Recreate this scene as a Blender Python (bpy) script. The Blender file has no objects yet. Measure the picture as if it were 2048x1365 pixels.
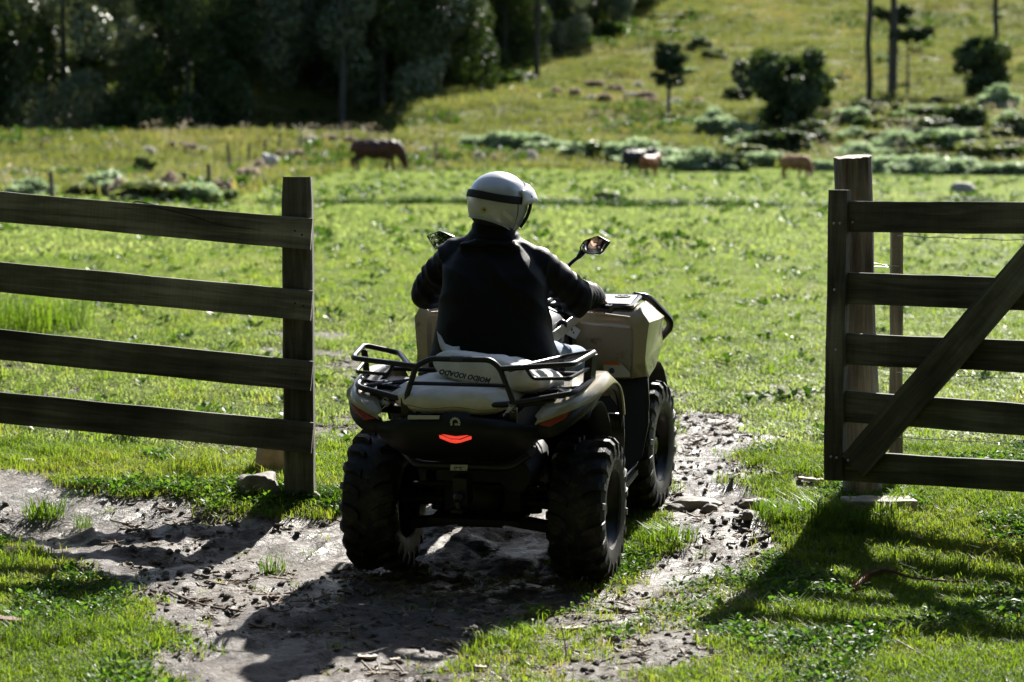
import bpy, math, random
import numpy as np
from mathutils import Vector, Matrix, Euler, noise as mnoise
from mathutils.bvhtree import BVHTree

R = math.radians
SC = bpy.context.scene
COL = SC.collection
rng = np.random.default_rng(7)
random.seed(7)

# ------------------------------------------------------------------ camera, sky, sun, exposure
CAM_H, PITCH, FPX = 1.775, 4.051, 4836.0
cam = bpy.data.cameras.new('camera')
cam.lens, cam.sensor_width = 85.0, 36.0
cam.clip_start, cam.clip_end = 0.1, 1500.0
cam.dof.use_dof = True
cam.dof.focus_distance = 11.0
cam.dof.aperture_fstop = 3.3
camo = bpy.data.objects.new('camera', cam)
COL.objects.link(camo)
camo.location = (0, 0, CAM_H)
camo.rotation_euler = (R(90 - PITCH), 0, 0)
SC.camera = camo

SUN_EL, SUN_AZ = 36.0, 19.5          # azimuth measured from +Y towards +X
world = bpy.data.worlds.new('World')
SC.world = world
world.use_nodes = True
wn = world.node_tree
wn.nodes.clear()
sky = wn.nodes.new('ShaderNodeTexSky')
sky.sky_type = 'NISHITA'
sky.sun_disc = False
sky.sun_elevation = R(SUN_EL)
sky.sun_rotation = R(SUN_AZ)
bg = wn.nodes.new('ShaderNodeBackground')
bg.inputs['Strength'].default_value = 0.05
wo = wn.nodes.new('ShaderNodeOutputWorld')
wn.links.new(sky.outputs[0], bg.inputs[0])
wn.links.new(bg.outputs[0], wo.inputs[0])
sun = bpy.data.lights.new('sun', 'SUN')
sun.energy = 5.0
sun.angle = R(0.53)
sun.color = (1.0, 0.95, 0.87)
suno = bpy.data.objects.new('sun', sun)
COL.objects.link(suno)
sd = Vector((math.sin(R(SUN_AZ)) * math.cos(R(SUN_EL)), math.cos(R(SUN_AZ)) * math.cos(R(SUN_EL)), math.sin(R(SUN_EL))))
suno.rotation_euler = sd.to_track_quat('Z', 'Y').to_euler()
suno.location = (20, 40, 50)
vs = SC.view_settings
vs.view_transform = 'Standard'
vs.look = 'None'
vs.gamma = 1.0
vs.use_curve_mapping = False
vs.exposure = 1.8
SC.cycles.max_bounces = 8
SC.cycles.transparent_max_bounces = 6
SC.cycles.use_denoising = True
SC.cycles.sample_clamp_indirect = 6.0

# ------------------------------------------------------------------ noise and terrain
def vnoise(x, y, seed=0):
    x = np.asarray(x, float); y = np.asarray(y, float)
    xi = np.floor(x).astype(np.int64); yi = np.floor(y).astype(np.int64)
    fx, fy = x - xi, y - yi
    def h(a, b):
        n = (a * 374761393 + b * 668265263 + seed * 974711) & 0xFFFFFFFF
        n = ((n ^ (n >> 13)) * 1274126177) & 0xFFFFFFFF
        return ((n ^ (n >> 16)) & 0xFFFF) / 65535.0
    ux, uy = fx * fx * (3 - 2 * fx), fy * fy * (3 - 2 * fy)
    a = h(xi, yi) * (1 - ux) + h(xi + 1, yi) * ux
    b = h(xi, yi + 1) * (1 - ux) + h(xi + 1, yi + 1) * ux
    return (a * (1 - uy) + b * uy) * 2 - 1

def fbm(x, y, oct=3, seed=0):
    s, a = 0, 1.0
    for i in range(oct):
        s = s + a * vnoise(x * 2 ** i + 17.3 * i, y * 2 ** i - 9.1 * i, seed + i)
        a *= 0.5
    return s

def sstep(a, b, x):
    t = np.clip((np.asarray(x, float) - a) / (b - a), 0, 1)
    return t * t * (3 - 2 * t)

PY = np.array([-60, 0, 9, 10.3, 11.75, 12.4, 14, 20, 30, 57, 85, 104, 112, 122, 135, 160, 200, 257, 330, 420, 560.])
PZ = np.array([0, 0, 0, .0, .135, .19, .235, .335, .5, .90, 1.33, 1.62, 1.95, 2.85, 4.2, 6.3, 11.2, 19.9, 31.5, 45, 60.])
_d = np.diff(PZ) / np.diff(PY)
_m = np.concatenate([[0], np.where(_d[:-1] * _d[1:] > 0, 2 * _d[:-1] * _d[1:] / (_d[:-1] + _d[1:] + 1e-12), 0), [_d[-1]]])

def profile(y):
    y = np.asarray(y, float)
    i = np.clip(np.searchsorted(PY, y) - 1, 0, len(PY) - 2)
    h = PY[i + 1] - PY[i]
    t = np.clip((y - PY[i]) / h, 0, 1)
    t2, t3 = t * t, t * t * t
    return ((2 * t3 - 3 * t2 + 1) * PZ[i] + (t3 - 2 * t2 + t) * h * _m[i] + (-2 * t3 + 3 * t2) * PZ[i + 1] + (t3 - t2) * h * _m[i + 1])

MUD = [
    ([(-3.28, 12.38), (-2.59, 12.15), (-2.32, 12.08), (-2.02, 11.79), (-1.66, 11.46), (-1.35, 11.31), (-1.08, 11.17), (-0.91, 11.35), (-0.78, 11.61), (-0.58, 11.31), (-0.39, 11.41), (-0.41, 12.09), (-0.32, 12.36), (-0.06, 12.07), (0.26, 11.78), (0.30, 11.32), (0.27, 10.40), (0.13, 9.74), (-0.12, 8.88), (-0.27, 8.29), (-0.23, 6.68), (-1.10, 6.69), (-1.08, 8.23), (-1.22, 8.95), (-1.41, 9.74), (-1.63, 10.23), (-1.95, 10.57), (-2.25, 11.10), (-3.03, 11.43)], 1),
    ([(1.10, 16.81), (1.30, 15.77), (1.44, 13.94), (1.51, 13.54), (1.38, 12.85), (1.22, 12.87), (1.37, 12.28), (1.54, 12.04), (1.42, 11.88), (1.23, 12.11), (1.23, 11.68), (1.20, 11.12), (1.30, 11.03), (1.12, 10.84), (0.95, 10.72), (0.80, 10.48), (0.57, 9.93), (0.45, 9.58), (0.60, 10.72), (0.81, 10.98), (0.88, 11.51), (0.76, 12.00), (0.85, 13.29)], 1),
    ([(0.42, 10.18), (1.07, 10.80), (0.79, 9.50), (0.51, 8.27), (0.36, 7.64), (-0.22, 7.30), (-0.21, 8.26), (-0.12, 8.77), (0.15, 9.67)], .47),
    ([(-2.78, 22.63), (-2.12, 22.03), (-1.51, 22.53), (-1.09, 19.99), (-1.00, 15.88), (-0.97, 13.95), (-1.01, 12.66), (-1.17, 14.38), (-1.42, 17.77), (-1.81, 18.79), (-2.36, 19.82)], 0.4),
    ([(-4.39, 18.84), (-3.24, 17.46), (-2.77, 16.20), (-3.03, 15.12), (-3.60, 15.43)], 0.46),
    ([(-1.99, 13.98), (-1.39, 14.40), (-1.22, 12.92), (-1.57, 12.49), (-1.89, 13.09)], 0.42),
    ([(0.99, 17.95), (1.39, 17.77), (2.10, 16.39), (2.05, 15.77), (1.39, 15.74), (1.06, 16.09)], 0.48),
]

def poly_sd(P, x, y):
    """signed distance to polygon (negative inside)"""
    P = np.asarray(P, float)
    d2 = np.full(x.shape, 1e9); ins = np.zeros(x.shape, bool)
    for i in range(len(P)):
        a, b = P[i], P[(i + 1) % len(P)]
        ex, ey = b - a
        wx, wy = x - a[0], y - a[1]
        t = np.clip((wx * ex + wy * ey) / (ex * ex + ey * ey + 1e-12), 0, 1)
        d2 = np.minimum(d2, (wx - t * ex) ** 2 + (wy - t * ey) ** 2)
        c = ((a[1] > y) != (b[1] > y)) & (x < (b[0] - a[0]) * (y - a[1]) / (b[1] - a[1] + 1e-12) + a[0])
        ins ^= c
    return np.where(ins, -1, 1) * np.sqrt(d2)

def mudmask(x, y):
    x = np.asarray(x, float); y = np.asarray(y, float)
    m = np.zeros(x.shape)
    near = (y > 3) & (y < 32) & (np.abs(x) < 9)
    if near.any():
        xn, yn = x[near], y[near]
        mm = np.zeros(xn.shape)
        n = 0.16 * fbm(xn * 3.1, yn * 3.1, 3, 11) + .05 * fbm(xn * 14, yn * 14, 2, 4)
        for P, w in MUD:
            mm = np.maximum(mm, w * sstep(.15, -.07, poly_sd(P, xn, yn) + n))
        m[near] = mm
    return m

def H(x, y, fine=True):
    x = np.asarray(x, float); y = np.asarray(y, float)
    z = profile(y)
    z = z + .055 * sstep(.75, 1.2, np.abs(x + .1 - .1 * (y - 10.6))) * sstep(10.2, 11.6, y) * sstep(15, 12.5, y)
    z = z + .10 * sstep(-.9, -1.9, x) * sstep(11.4, 10.2, y) * sstep(7.5, 9, y) * .5
    far = sstep(14, 40, y)
    z = z + far * .10 * fbm(x / 6, y / 9, 2, 21)
    z = z - .40 * np.exp(-((y - 60 + 1.2 * vnoise(x / 7, y * 0, 5)) / 1.3) ** 2) * sstep(-14, -5, x)
    z = z + sstep(104, 150, y) * .9 * fbm(x / 22, y / 22, 3, 33) + sstep(100, 112, y) * .25 * fbm(x / 4, y / 4, 2, 35)
    z = z - 4.2 * np.exp(-((y - 148) / 12) ** 2) * sstep(-.038, -.058, x / np.maximum(y, 1))
    z = z + .016 * fbm(x * 1.6, y * 1.6, 3, 41)
    if fine:
        m = mudmask(x, y)
        k = m * sstep(30, 18, y)
        z = z + k * (.020 * fbm(x * 5, y * 5, 3, 51) - .020 + .006 * np.abs(fbm(x * 11, y * 9, 2, 57)) + .009 * fbm(x * 22, y * 19, 2, 59))
    return z

def Hz(x, y):
    return float(H(np.array([x]), np.array([y]))[0])

_th = R(PITCH)
def ray(px, py):
    a, b = (px - 1024) / FPX, (682.5 - py) / FPX
    return np.array([a, math.cos(_th) + b * math.sin(_th), -math.sin(_th) + b * math.cos(_th)])
def at(px, py, Y):
    """the point at distance Y on a line of sight"""
    r = ray(px, py); t = Y / r[1]
    return Vector((r[0] * t, Y, CAM_H + r[2] * t))
def gp(px, py, y0=7.0):
    """where a line of sight meets the terrain"""
    r = ray(px, py)
    t = np.geomspace(y0, 500, 6000)
    X, Y, Z = r[0] * t, r[1] * t, CAM_H + r[2] * t
    hit = np.nonzero(Z <= H(X, Y, False))[0]
    i = hit[0] if len(hit) else len(t) - 1
    return Vector((float(X[i]), float(Y[i]), float(H(X[i:i+1], Y[i:i+1])[0])))

# ------------------------------------------------------------------ builders
class MB:
    def __init__(s):
        s.v, s.f, s.m, s.n = [], [], [], 0
    def add(s, verts, faces, mi=0):
        verts = np.asarray(verts, float).reshape(-1, 3)
        o = s.n
        s.v.append(verts); s.n += len(verts)
        for f in faces:
            s.f.append([i + o for i in f]); s.m.append(mi)
        return s
    def box(s, c, size, rot=None, mi=0):
        hx, hy, hz = [q / 2 for q in size]
        V = np.array([[x, y, z] for z in (-hz, hz) for y in (-hy, hy) for x in (-hx, hx)])
        if rot is not None:
            V = V @ np.array(Euler(rot).to_matrix()).T
        return s.add(V + np.array(c, float), [(0, 2, 3, 1), (4, 5, 7, 6), (0, 1, 5, 4), (2, 6, 7, 3), (0, 4, 6, 2), (1, 3, 7, 5)], mi)
    def hexa(s, P, mi=0):
        """8 points: bottom four round, top four round"""
        return s.add(P, [(3, 2, 1, 0), (4, 5, 6, 7), (0, 1, 5, 4), (1, 2, 6, 5), (2, 3, 7, 6), (3, 0, 4, 7)], mi)
    def tube(s, pts, r, n=8, closed=False, mi=0, flat=None):
        P = [Vector(p) for p in pts]
        k = len(P)
        rr = list(r) if hasattr(r, '__len__') else [r] * k
        T = []
        for i in range(k):
            a = P[(i - 1) % k] if (closed or i > 0) else P[i]
            b = P[(i + 1) % k] if (closed or i < k - 1) else P[i]
            d = (b - a)
            T.append(d.normalized() if d.length > 1e-9 else Vector((0, 0, 1)))
        u = T[0].orthogonal().normalized() if flat is None else (Vector(flat) - T[0] * T[0].dot(Vector(flat))).normalized()
        V = []
        for i in range(k):
            u = (u - T[i] * u.dot(T[i])).normalized()
            w = T[i].cross(u)
            for j in range(n):
                a = 2 * math.pi * j / n
                V.append(P[i] + (u * math.cos(a) + w * math.sin(a)) * rr[i])
        F = []
        for i in range(k if closed else k - 1):
            i2 = (i + 1) % k
            for j in range(n):
                j2 = (j + 1) % n
                F.append((i * n + j, i * n + j2, i2 * n + j2, i2 * n + j))
        if not closed:
            F.append(tuple(range(n - 1, -1, -1))); F.append(tuple((k - 1) * n + j for j in range(n)))
        return s.add([tuple(v) for v in V], F, mi)
    def loft(s, rings, mi=0, closed=True, caps=True):
        n = len(rings[0]); F = []
        for i in range(len(rings) - 1):
            for j in range(n if closed else n - 1):
                j2 = (j + 1) % n
                F.append((i * n + j, i * n + j2, (i + 1) * n + j2, (i + 1) * n + j))
        if caps and closed:
            F.append(tuple(range(n - 1, -1, -1))); F.append(tuple((len(rings) - 1) * n + j for j in range(n)))
        return s.add(np.array(rings, float).reshape(-1, 3), F, mi)
    def lathe(s, prof, c, axis, n=40, mi=0):
        """prof: (radius, along-axis) pairs"""
        ax = Vector(axis).normalized(); u = ax.orthogonal().normalized(); w = ax.cross(u); c = Vector(c)
        rings = []
        for (r, h) in prof:
            rings.append([tuple(c + ax * h + (u * math.cos(2 * math.pi * j / n) + w * math.sin(2 * math.pi * j / n)) * r) for j in range(n)])
        return s.loft(rings, mi, True, False)
    def ell(s, c, r, nu=20, nv=12, rot=None, mi=0):
        rings = []
        for i in range(nv + 1):
            ph = math.pi * (i / nv) * .998 + .001 * math.pi
            rings.append([(r[0] * math.sin(ph) * math.cos(2 * math.pi * j / nu), r[1] * math.sin(ph) * math.sin(2 * math.pi * j / nu), r[2] * math.cos(ph)) for j in range(nu)])
        V = np.array(rings, float).reshape(-1, 3)
        if rot is not None:
            V = V @ np.array(Euler(rot).to_matrix()).T
        V = (V + np.array(c, float)).reshape(nv + 1, nu, 3)
        return s.loft(V[::-1], mi)
    def prism(s, poly, off, mi=0):
        P = np.array(poly, float); n = len(P); Q = P + np.array(off, float)
        F = [tuple(range(n - 1, -1, -1)), tuple(range(n, 2 * n))] + [(i, (i + 1) % n, n + (i + 1) % n, n + i) for i in range(n)]
        return s.add(np.vstack([P, Q]), F, mi)
    def mesh(s, name):
        me = bpy.data.meshes.new(name)
        V = np.vstack(s.v) if s.v else np.zeros((0, 3))
        me.from_pydata(V.tolist(), [], s.f)
        if any(s.m):
            me.polygons.foreach_set('material_index', s.m)
        me.update()
        return me
    def build(s, name, mat, parent=None, smooth=35, bevel=0, sub=0, fixn=True):
        me = s.mesh(name)
        return link(name, me, mat, parent, smooth, bevel, sub, fixn)

def link(name, me, mat, parent=None, smooth=35, bevel=0, sub=0, fixn=False):
    if fixn:
        import bmesh
        bm = bmesh.new(); bm.from_mesh(me)
        bmesh.ops.recalc_face_normals(bm, faces=bm.faces)
        bm.to_mesh(me); bm.free()
    for m in (mat if isinstance(mat, (list, tuple)) else [mat]):
        me.materials.append(m)
    if smooth:
        me.polygons.foreach_set('use_smooth', [True] * len(me.polygons))
        if smooth < 179:
            me.set_sharp_from_angle(angle=R(smooth))
    o = bpy.data.objects.new(name, me)
    COL.objects.link(o)
    if parent is not None:
        o.parent = parent
    if bevel:
        b = o.modifiers.new('bevel', 'BEVEL'); b.width = bevel; b.segments = 2; b.limit_method = 'ANGLE'; b.angle_limit = R(40)
    if sub:
        b = o.modifiers.new('sub', 'SUBSURF'); b.levels = b.render_levels = sub
    return o

def remesh(mb, voxel, it=4, fac=.5):
    me = mb.mesh('tmp'); o = bpy.data.objects.new('tmp', me); COL.objects.link(o)
    m = o.modifiers.new('r', 'REMESH'); m.mode = 'VOXEL'; m.voxel_size = voxel; m.adaptivity = 0
    if it:
        s = o.modifiers.new('s', 'SMOOTH'); s.iterations = it; s.factor = fac
    dg = bpy.context.evaluated_depsgraph_get()
    dg.update()
    out = bpy.data.meshes.new_from_object(o.evaluated_get(dg))
    bpy.data.objects.remove(o); bpy.data.meshes.remove(me)
    return out

def tag(o, label=None, cat=None, group=None, kind=None):
    if label: o['label'] = label
    if cat: o['category'] = cat
    if group: o['group'] = group
    if kind: o['kind'] = kind
    return o

def thing(name, label, cat, loc=(0, 0, 0), rz=0, group=None, M=None):
    o = bpy.data.objects.new(name, None); COL.objects.link(o)
    o.empty_display_size = .2
    if M is not None:
        o.matrix_basis = M
    else:
        o.location = loc; o.rotation_euler = (0, 0, rz)
    return tag(o, label, cat, group)

def copy_tree(o, parent=None):
    c = o.copy(); COL.objects.link(c)
    if parent is not None: c.parent = parent
    for ch in list(o.children):
        copy_tree(ch, c)
    return c

def fillet(pts, rad, k=4, closed=False):
    P = [Vector(p) for p in pts]; out = []
    n = len(P)
    for i in range(n):
        if not closed and i in (0, n - 1):
            out.append(P[i]); continue
        a, b, c = P[(i - 1) % n], P[i], P[(i + 1) % n]
        d1, d2 = (a - b), (c - b)
        r = min(rad, d1.length * .45, d2.length * .45)
        p, q = b + d1.normalized() * r, b + d2.normalized() * r
        for j in range(k + 1):
            t = j / k
            out.append(p * (1 - t) ** 2 + b * 2 * t * (1 - t) + q * t * t)
    return out

def spline(pts, k=6):
    P = [Vector(p) for p in pts]; out = []
    for i in range(len(P) - 1):
        a, b, c, d = P[max(i - 1, 0)], P[i], P[i + 1], P[min(i + 2, len(P) - 1)]
        for j in range(k):
            t = j / k
            out.append(.5 * ((2 * b) + (c - a) * t + (2 * a - 5 * b + 4 * c - d) * t * t + (3 * b - a - 3 * c + d) * t ** 3))
    out.append(P[-1])
    return out

# ------------------------------------------------------------------ materials
def nodes(name):
    m = bpy.data.materials.new(name); m.use_nodes = True
    t = m.node_tree; t.nodes.clear()
    out = t.nodes.new('ShaderNodeOutputMaterial')
    return m, t, out
def N(t, kind, **kw):
    n = t.nodes.new(kind)
    for k, v in kw.items():
        if k.startswith('i_'):
            key = k[2:]
            n.inputs[int(key) if key.isdigit() else key.replace('_', ' ')].default_value = v
        else:
            setattr(n, k, v)
    return n
def ramp(t, src, stops):
    r = t.nodes.new('ShaderNodeValToRGB')
    e = r.color_ramp.elements
    while len(e) < len(stops): e.new(.5)
    for q, (p, c) in zip(e, stops):
        q.position = p; q.color = (*c, 1) if len(c) == 3 else c
    t.links.new(src, r.inputs[0])
    return r.outputs[0]

def mat(name, col, rough=.5, metal=0, spec=.5, col2=None, nscale=6, namt=(.4, .65), bump=0, bscale=60, coat=0, stretch=None, dirt=None):
    m, t, out = nodes(name)
    p = N(t, 'ShaderNodeBsdfPrincipled', i_Roughness=rough, i_Metallic=metal)
    p.inputs['Specular IOR Level'].default_value = spec
    p.inputs['Coat Weight'].default_value = coat
    p.inputs['Coat Roughness'].default_value = .06
    L = t.links.new
    tc = N(t, 'ShaderNodeTexCoord'); vec = tc.outputs['Object']
    if stretch:
        mp = N(t, 'ShaderNodeMapping'); mp.inputs['Scale'].default_value = stretch
        L(vec, mp.inputs[0]); vec = mp.outputs[0]
    colo = None
    if col2 is not None:
        n = N(t, 'ShaderNodeTexNoise', i_Scale=nscale, i_Detail=6.0, i_Roughness=.65)
        L(vec, n.inputs['Vector'])
        colo = ramp(t, n.outputs[0], [(namt[0], col), (namt[1], col2)])
    if dirt is not None:      # dried mud and dust: (colour, threshold, scale)
        n2 = N(t, 'ShaderNodeTexNoise', i_Scale=dirt[2], i_Detail=8.0, i_Roughness=.75)
        L(tc.outputs['Object'], n2.inputs['Vector'])
        fac = ramp(t, n2.outputs[0], [(dirt[1], (0, 0, 0)), (dirt[1] + .12, (1, 1, 1))])
        mx = N(t, 'ShaderNodeMix', data_type='RGBA')
        L(fac, mx.inputs[0])
        if colo is not None: L(colo, mx.inputs[6])
        else: mx.inputs[6].default_value = (*col, 1)
        mx.inputs[7].default_value = (*dirt[0], 1)
        colo = mx.outputs[2]
        rr = N(t, 'ShaderNodeMapRange', i_3=rough, i_4=.85)
        L(fac, rr.inputs[0]); L(rr.outputs[0], p.inputs['Roughness'])
    if colo is not None: L(colo, p.inputs['Base Color'])
    else: p.inputs['Base Color'].default_value = (*col, 1)
    if bump:
        nb = N(t, 'ShaderNodeTexNoise', i_Scale=bscale, i_Detail=5.0)
        L(vec, nb.inputs['Vector'])
        b = N(t, 'ShaderNodeBump', i_Strength=bump, i_Distance=.01)
        L(nb.outputs[0], b.inputs['Height']); L(b.outputs[0], p.inputs['Normal'])
    L(p.outputs[0], out.inputs[0])
    return m

def leafmat(name, c1, c2, c3=None, trans=.4, rough=.35, gloss=.10, wscale=.25, attr=False, tt=(1.65, 1.75, .55)):
    """thin leaf: diffuse + light passing through + a gloss, colour varied leaf by leaf"""
    m, t, out = nodes(name)
    L = t.links.new
    if attr:
        a = N(t, 'ShaderNodeAttribute', attribute_name='tint'); rnd = a.outputs['Fac']
    else:
        oi = N(t, 'ShaderNodeObjectInfo'); rnd = oi.outputs['Random']
    g = N(t, 'ShaderNodeNewGeometry')
    n = N(t, 'ShaderNodeTexNoise', i_Scale=wscale, i_Detail=4.0)
    L(g.outputs['Position'], n.inputs['Vector'])
    mix = N(t, 'ShaderNodeMath', operation='MULTIPLY_ADD'); mix.inputs[1].default_value = .55
    L(rnd, mix.inputs[0])
    sc = N(t, 'ShaderNodeMath', operation='MULTIPLY_ADD'); sc.inputs[1].default_value = 1.3; sc.inputs[2].default_value = -.42
    L(n.outputs[0], sc.inputs[0]); L(sc.outputs[0], mix.inputs[2])
    st = [(.1, c1), (.62, c2)] + ([(.98, c3)] if c3 else [])
    col = ramp(t, mix.outputs[0], st)
    d = N(t, 'ShaderNodeBsdfDiffuse'); tr = N(t, 'ShaderNodeBsdfTranslucent'); gl = N(t, 'ShaderNodeBsdfGlossy', i_Roughness=rough)
    L(col, d.inputs[0])
    tint = N(t, 'ShaderNodeMix', data_type='RGBA', blend_type='MULTIPLY'); tint.inputs[0].default_value = 1.0
    tint.inputs[7].default_value = (*tt, 1)
    L(col, tint.inputs[6]); L(tint.outputs[2], tr.inputs[0])
    m1 = N(t, 'ShaderNodeMixShader'); m1.inputs[0].default_value = trans
    L(d.outputs[0], m1.inputs[1]); L(tr.outputs[0], m1.inputs[2])
    fr = N(t, 'ShaderNodeLayerWeight', i_Blend=.35)
    fm = N(t, 'ShaderNodeMath', operation='MULTIPLY_ADD'); fm.inputs[1].default_value = gloss * 1.6; fm.inputs[2].default_value = gloss * .35
    L(fr.outputs['Fresnel'], fm.inputs[0])
    m2 = N(t, 'ShaderNodeMixShader')
    L(fm.outputs[0], m2.inputs[0]); L(m1.outputs[0], m2.inputs[1]); L(gl.outputs[0], m2.inputs[2])
    L(m2.outputs[0], out.inputs[0])
    return m

MT = {}
MT['plastic'] = mat('black_plastic', (.005, .005, .0055), .45, spec=.35, dirt=((.03, .026, .021), .64, 9))
MT['plastic_gloss'] = mat('smooth_black_plastic', (.008, .008, .0085), .28)
MT['frame'] = mat('black_steel', (.005, .005, .0055), .36, bump=.05, bscale=300)
MT['rubber'] = mat('tyre_rubber', (.006, .006, .006), .55, spec=.35, bump=.25, bscale=120, dirt=((.06, .05, .04), .51, 13))
MT['rim'] = mat('black_rim', (.007, .007, .0075), .30, metal=.3, dirt=((.04, .033, .027), .66, 20))
MT['tan'] = mat('tan_bodywork', (.33, .29, .20), .28, coat=.5, dirt=((.15, .12, .085), .56, 13))
MT['under'] = mat('dark_metal', (.007, .007, .007), .6, metal=.2, dirt=((.025, .020, .015), .60, 8))
MT['silver'] = mat('silver_badge', (.55, .55, .55), .35, metal=.7)
MT['sticker'] = mat('white_sticker', (.55, .54, .50), .5)
MT['orange'] = mat('orange_band', (.55, .16, .02), .5)
MT['decal_blue'] = mat('blue_print', (.03, .06, .09), .5)
MT['reflector'] = mat('reflector_plastic', (.26, .030, .010), .25)
MT['seat'] = mat('seat_vinyl', (.013, .013, .014), .5, bump=.15, bscale=90)
MT['grey'] = mat('grey_console', (.045, .047, .05), .38)
MT['jacket'] = mat('black_jacket_cloth', (.0028, .003, .0034), .6, spec=.16, col2=(.0036, .0038, .0043), nscale=4, bump=.12, bscale=45)
MT['jeans'] = mat('blue_denim', (.14, .20, .30), .9, col2=(.36, .44, .55), nscale=14, bump=.3, bscale=200)
MT['boot'] = mat('dark_boot', (.02, .016, .012), .6)
MT['skin'] = mat('skin', (.50, .30, .21), .45, col2=(.42, .23, .16), nscale=12)
MT['beard'] = mat('dark_hair', (.045, .026, .016), .6, bump=.6, bscale=160)
MT['lens'] = mat('dark_lens', (.006, .006, .008), .08)
MT['helmet'] = mat('silver_helmet_paint', (.52, .53, .55), .30, metal=.30, coat=.3, col2=(.44, .45, .47), nscale=5, dirt=((.26, .25, .23), .72, 7))
MT['strap'] = mat('black_strap', (.010, .010, .011), .75)
MT['peak'] = mat('white_peak', (.66, .67, .68), .3)
MT['white_label'] = mat('white_label', (.62, .60, .55), .5)
MT['rimtrim'] = mat('pale_trim', (.40, .41, .42), .35)
MT['yellow'] = mat('yellow_sticker', (.42, .40, .13), .5)
MT['sack'] = mat('white_woven_sack', (.60, .57, .51), .75, col2=(.76, .73, .68), nscale=5, bump=.28, bscale=240, dirt=((.36, .31, .24), .64, 6))
MT['ink'] = mat('black_print', (.012, .012, .014), .7)
MT['thread'] = mat('red_thread', (.35, .10, .04), .7)
m, t, out = nodes('mirror_glass')
p = N(t, 'ShaderNodeBsdfPrincipled', i_Roughness=.015, i_Metallic=1.0); p.inputs['Base Color'].default_value = (.82, .83, .84, 1)
t.links.new(p.outputs[0], out.inputs[0]); MT['mirror'] = m
m, t, out = nodes('lit_tail_lamp')
p = N(t, 'ShaderNodeBsdfPrincipled', i_Roughness=.3); p.inputs['Base Color'].default_value = (.6, .03, .02, 1)
p.inputs['Emission Color'].default_value = (1, .07, .04, 1); p.inputs['Emission Strength'].default_value = .24
t.links.new(p.outputs[0], out.inputs[0]); MT['lamp'] = m

def woodmat(name, c1, c2, c3, sx=1.6, sy=26, saw=.55):
    m, t, out = nodes(name); L = t.links.new
    tc = N(t, 'ShaderNodeTexCoord'); oi = N(t, 'ShaderNodeObjectInfo')
    ad = N(t, 'ShaderNodeVectorMath', operation='ADD')
    cmb = N(t, 'ShaderNodeCombineXYZ'); mul = N(t, 'ShaderNodeMath', operation='MULTIPLY'); mul.inputs[1].default_value = 37
    L(oi.outputs['Random'], mul.inputs[0]); L(mul.outputs[0], cmb.inputs[0]); L(mul.outputs[0], cmb.inputs[1])
    L(tc.outputs['Object'], ad.inputs[0]); L(cmb.outputs[0], ad.inputs[1])
    mp = N(t, 'ShaderNodeMapping'); mp.inputs['Scale'].default_value = (sx, sy, sy); L(ad.outputs[0], mp.inputs[0])
    n = N(t, 'ShaderNodeTexNoise', i_Scale=1.0, i_Detail=8.0, i_Roughness=.68, i_Distortion=.6); L(mp.outputs[0], n.inputs['Vector'])
    n2 = N(t, 'ShaderNodeTexNoise', i_Scale=2.2, i_Detail=5.0); L(ad.outputs[0], n2.inputs['Vector'])
    ms = N(t, 'ShaderNodeMapping'); ms.inputs['Scale'].default_value = (170, 3, 3); L(ad.outputs[0], ms.inputs[0])
    n3 = N(t, 'ShaderNodeTexNoise', i_Scale=1.0, i_Detail=2.0); L(ms.outputs[0], n3.inputs['Vector'])   # saw marks across the grain
    mx = N(t, 'ShaderNodeMix', data_type='FLOAT'); mx.inputs[0].default_value = .5
    L(n.outputs[0], mx.inputs[2]); L(n2.outputs[0], mx.inputs[3])
    c = ramp(t, mx.outputs[0], [(.38, c1), (.5, c2), (.62, c3)])
    mc = N(t, 'ShaderNodeMix', data_type='RGBA', blend_type='MULTIPLY'); mc.inputs[0].default_value = saw
    sw = ramp(t, n3.outputs[0], [(.35, (.55, .55, .55)), (.6, (1.15, 1.15, 1.15))])
    L(c, mc.inputs[6]); L(sw, mc.inputs[7])
    p = N(t, 'ShaderNodeBsdfPrincipled', i_Roughness=.82); p.inputs['Specular IOR Level'].default_value = .3
    L(mc.outputs[2], p.inputs['Base Color'])
    b = N(t, 'ShaderNodeBump', i_Strength=.9, i_Distance=.008); L(n.outputs[0], b.inputs['Height']); L(b.outputs[0], p.inputs['Normal'])
    L(p.outputs[0], out.inputs[0])
    return m
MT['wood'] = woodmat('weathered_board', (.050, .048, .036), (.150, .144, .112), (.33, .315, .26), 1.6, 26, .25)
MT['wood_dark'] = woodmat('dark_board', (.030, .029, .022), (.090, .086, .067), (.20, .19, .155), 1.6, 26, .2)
MT['log'] = woodmat('split_log', (.040, .033, .024), (.135, .117, .088), (.29, .255, .20), 2.2, 30, .0)
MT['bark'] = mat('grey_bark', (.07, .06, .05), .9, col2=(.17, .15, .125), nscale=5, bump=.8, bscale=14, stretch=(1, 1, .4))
MT['bark_dark'] = mat('shaded_bark', (.025, .024, .018), .9, col2=(.06, .056, .044), nscale=5, bump=.8, bscale=14, stretch=(1, 1, .4))  # the grey bark again, with shade put into its colour
MT['steel'] = mat('galvanised_wire', (.45, .45, .45), .4, metal=.8)
MT['stone'] = mat('pale_stone', (.17, .15, .12), .8, col2=(.34, .31, .26), nscale=7, bump=.7, bscale=26)
MT['stone_dark'] = mat('dark_stone', (.10, .085, .07), .8, col2=(.22, .19, .16), nscale=7, bump=.8, bscale=24)
MT['sandstone'] = mat('ochre_stone', (.22, .15, .07), .8, col2=(.38, .28, .15), nscale=9, bump=.6, bscale=30)
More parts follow.
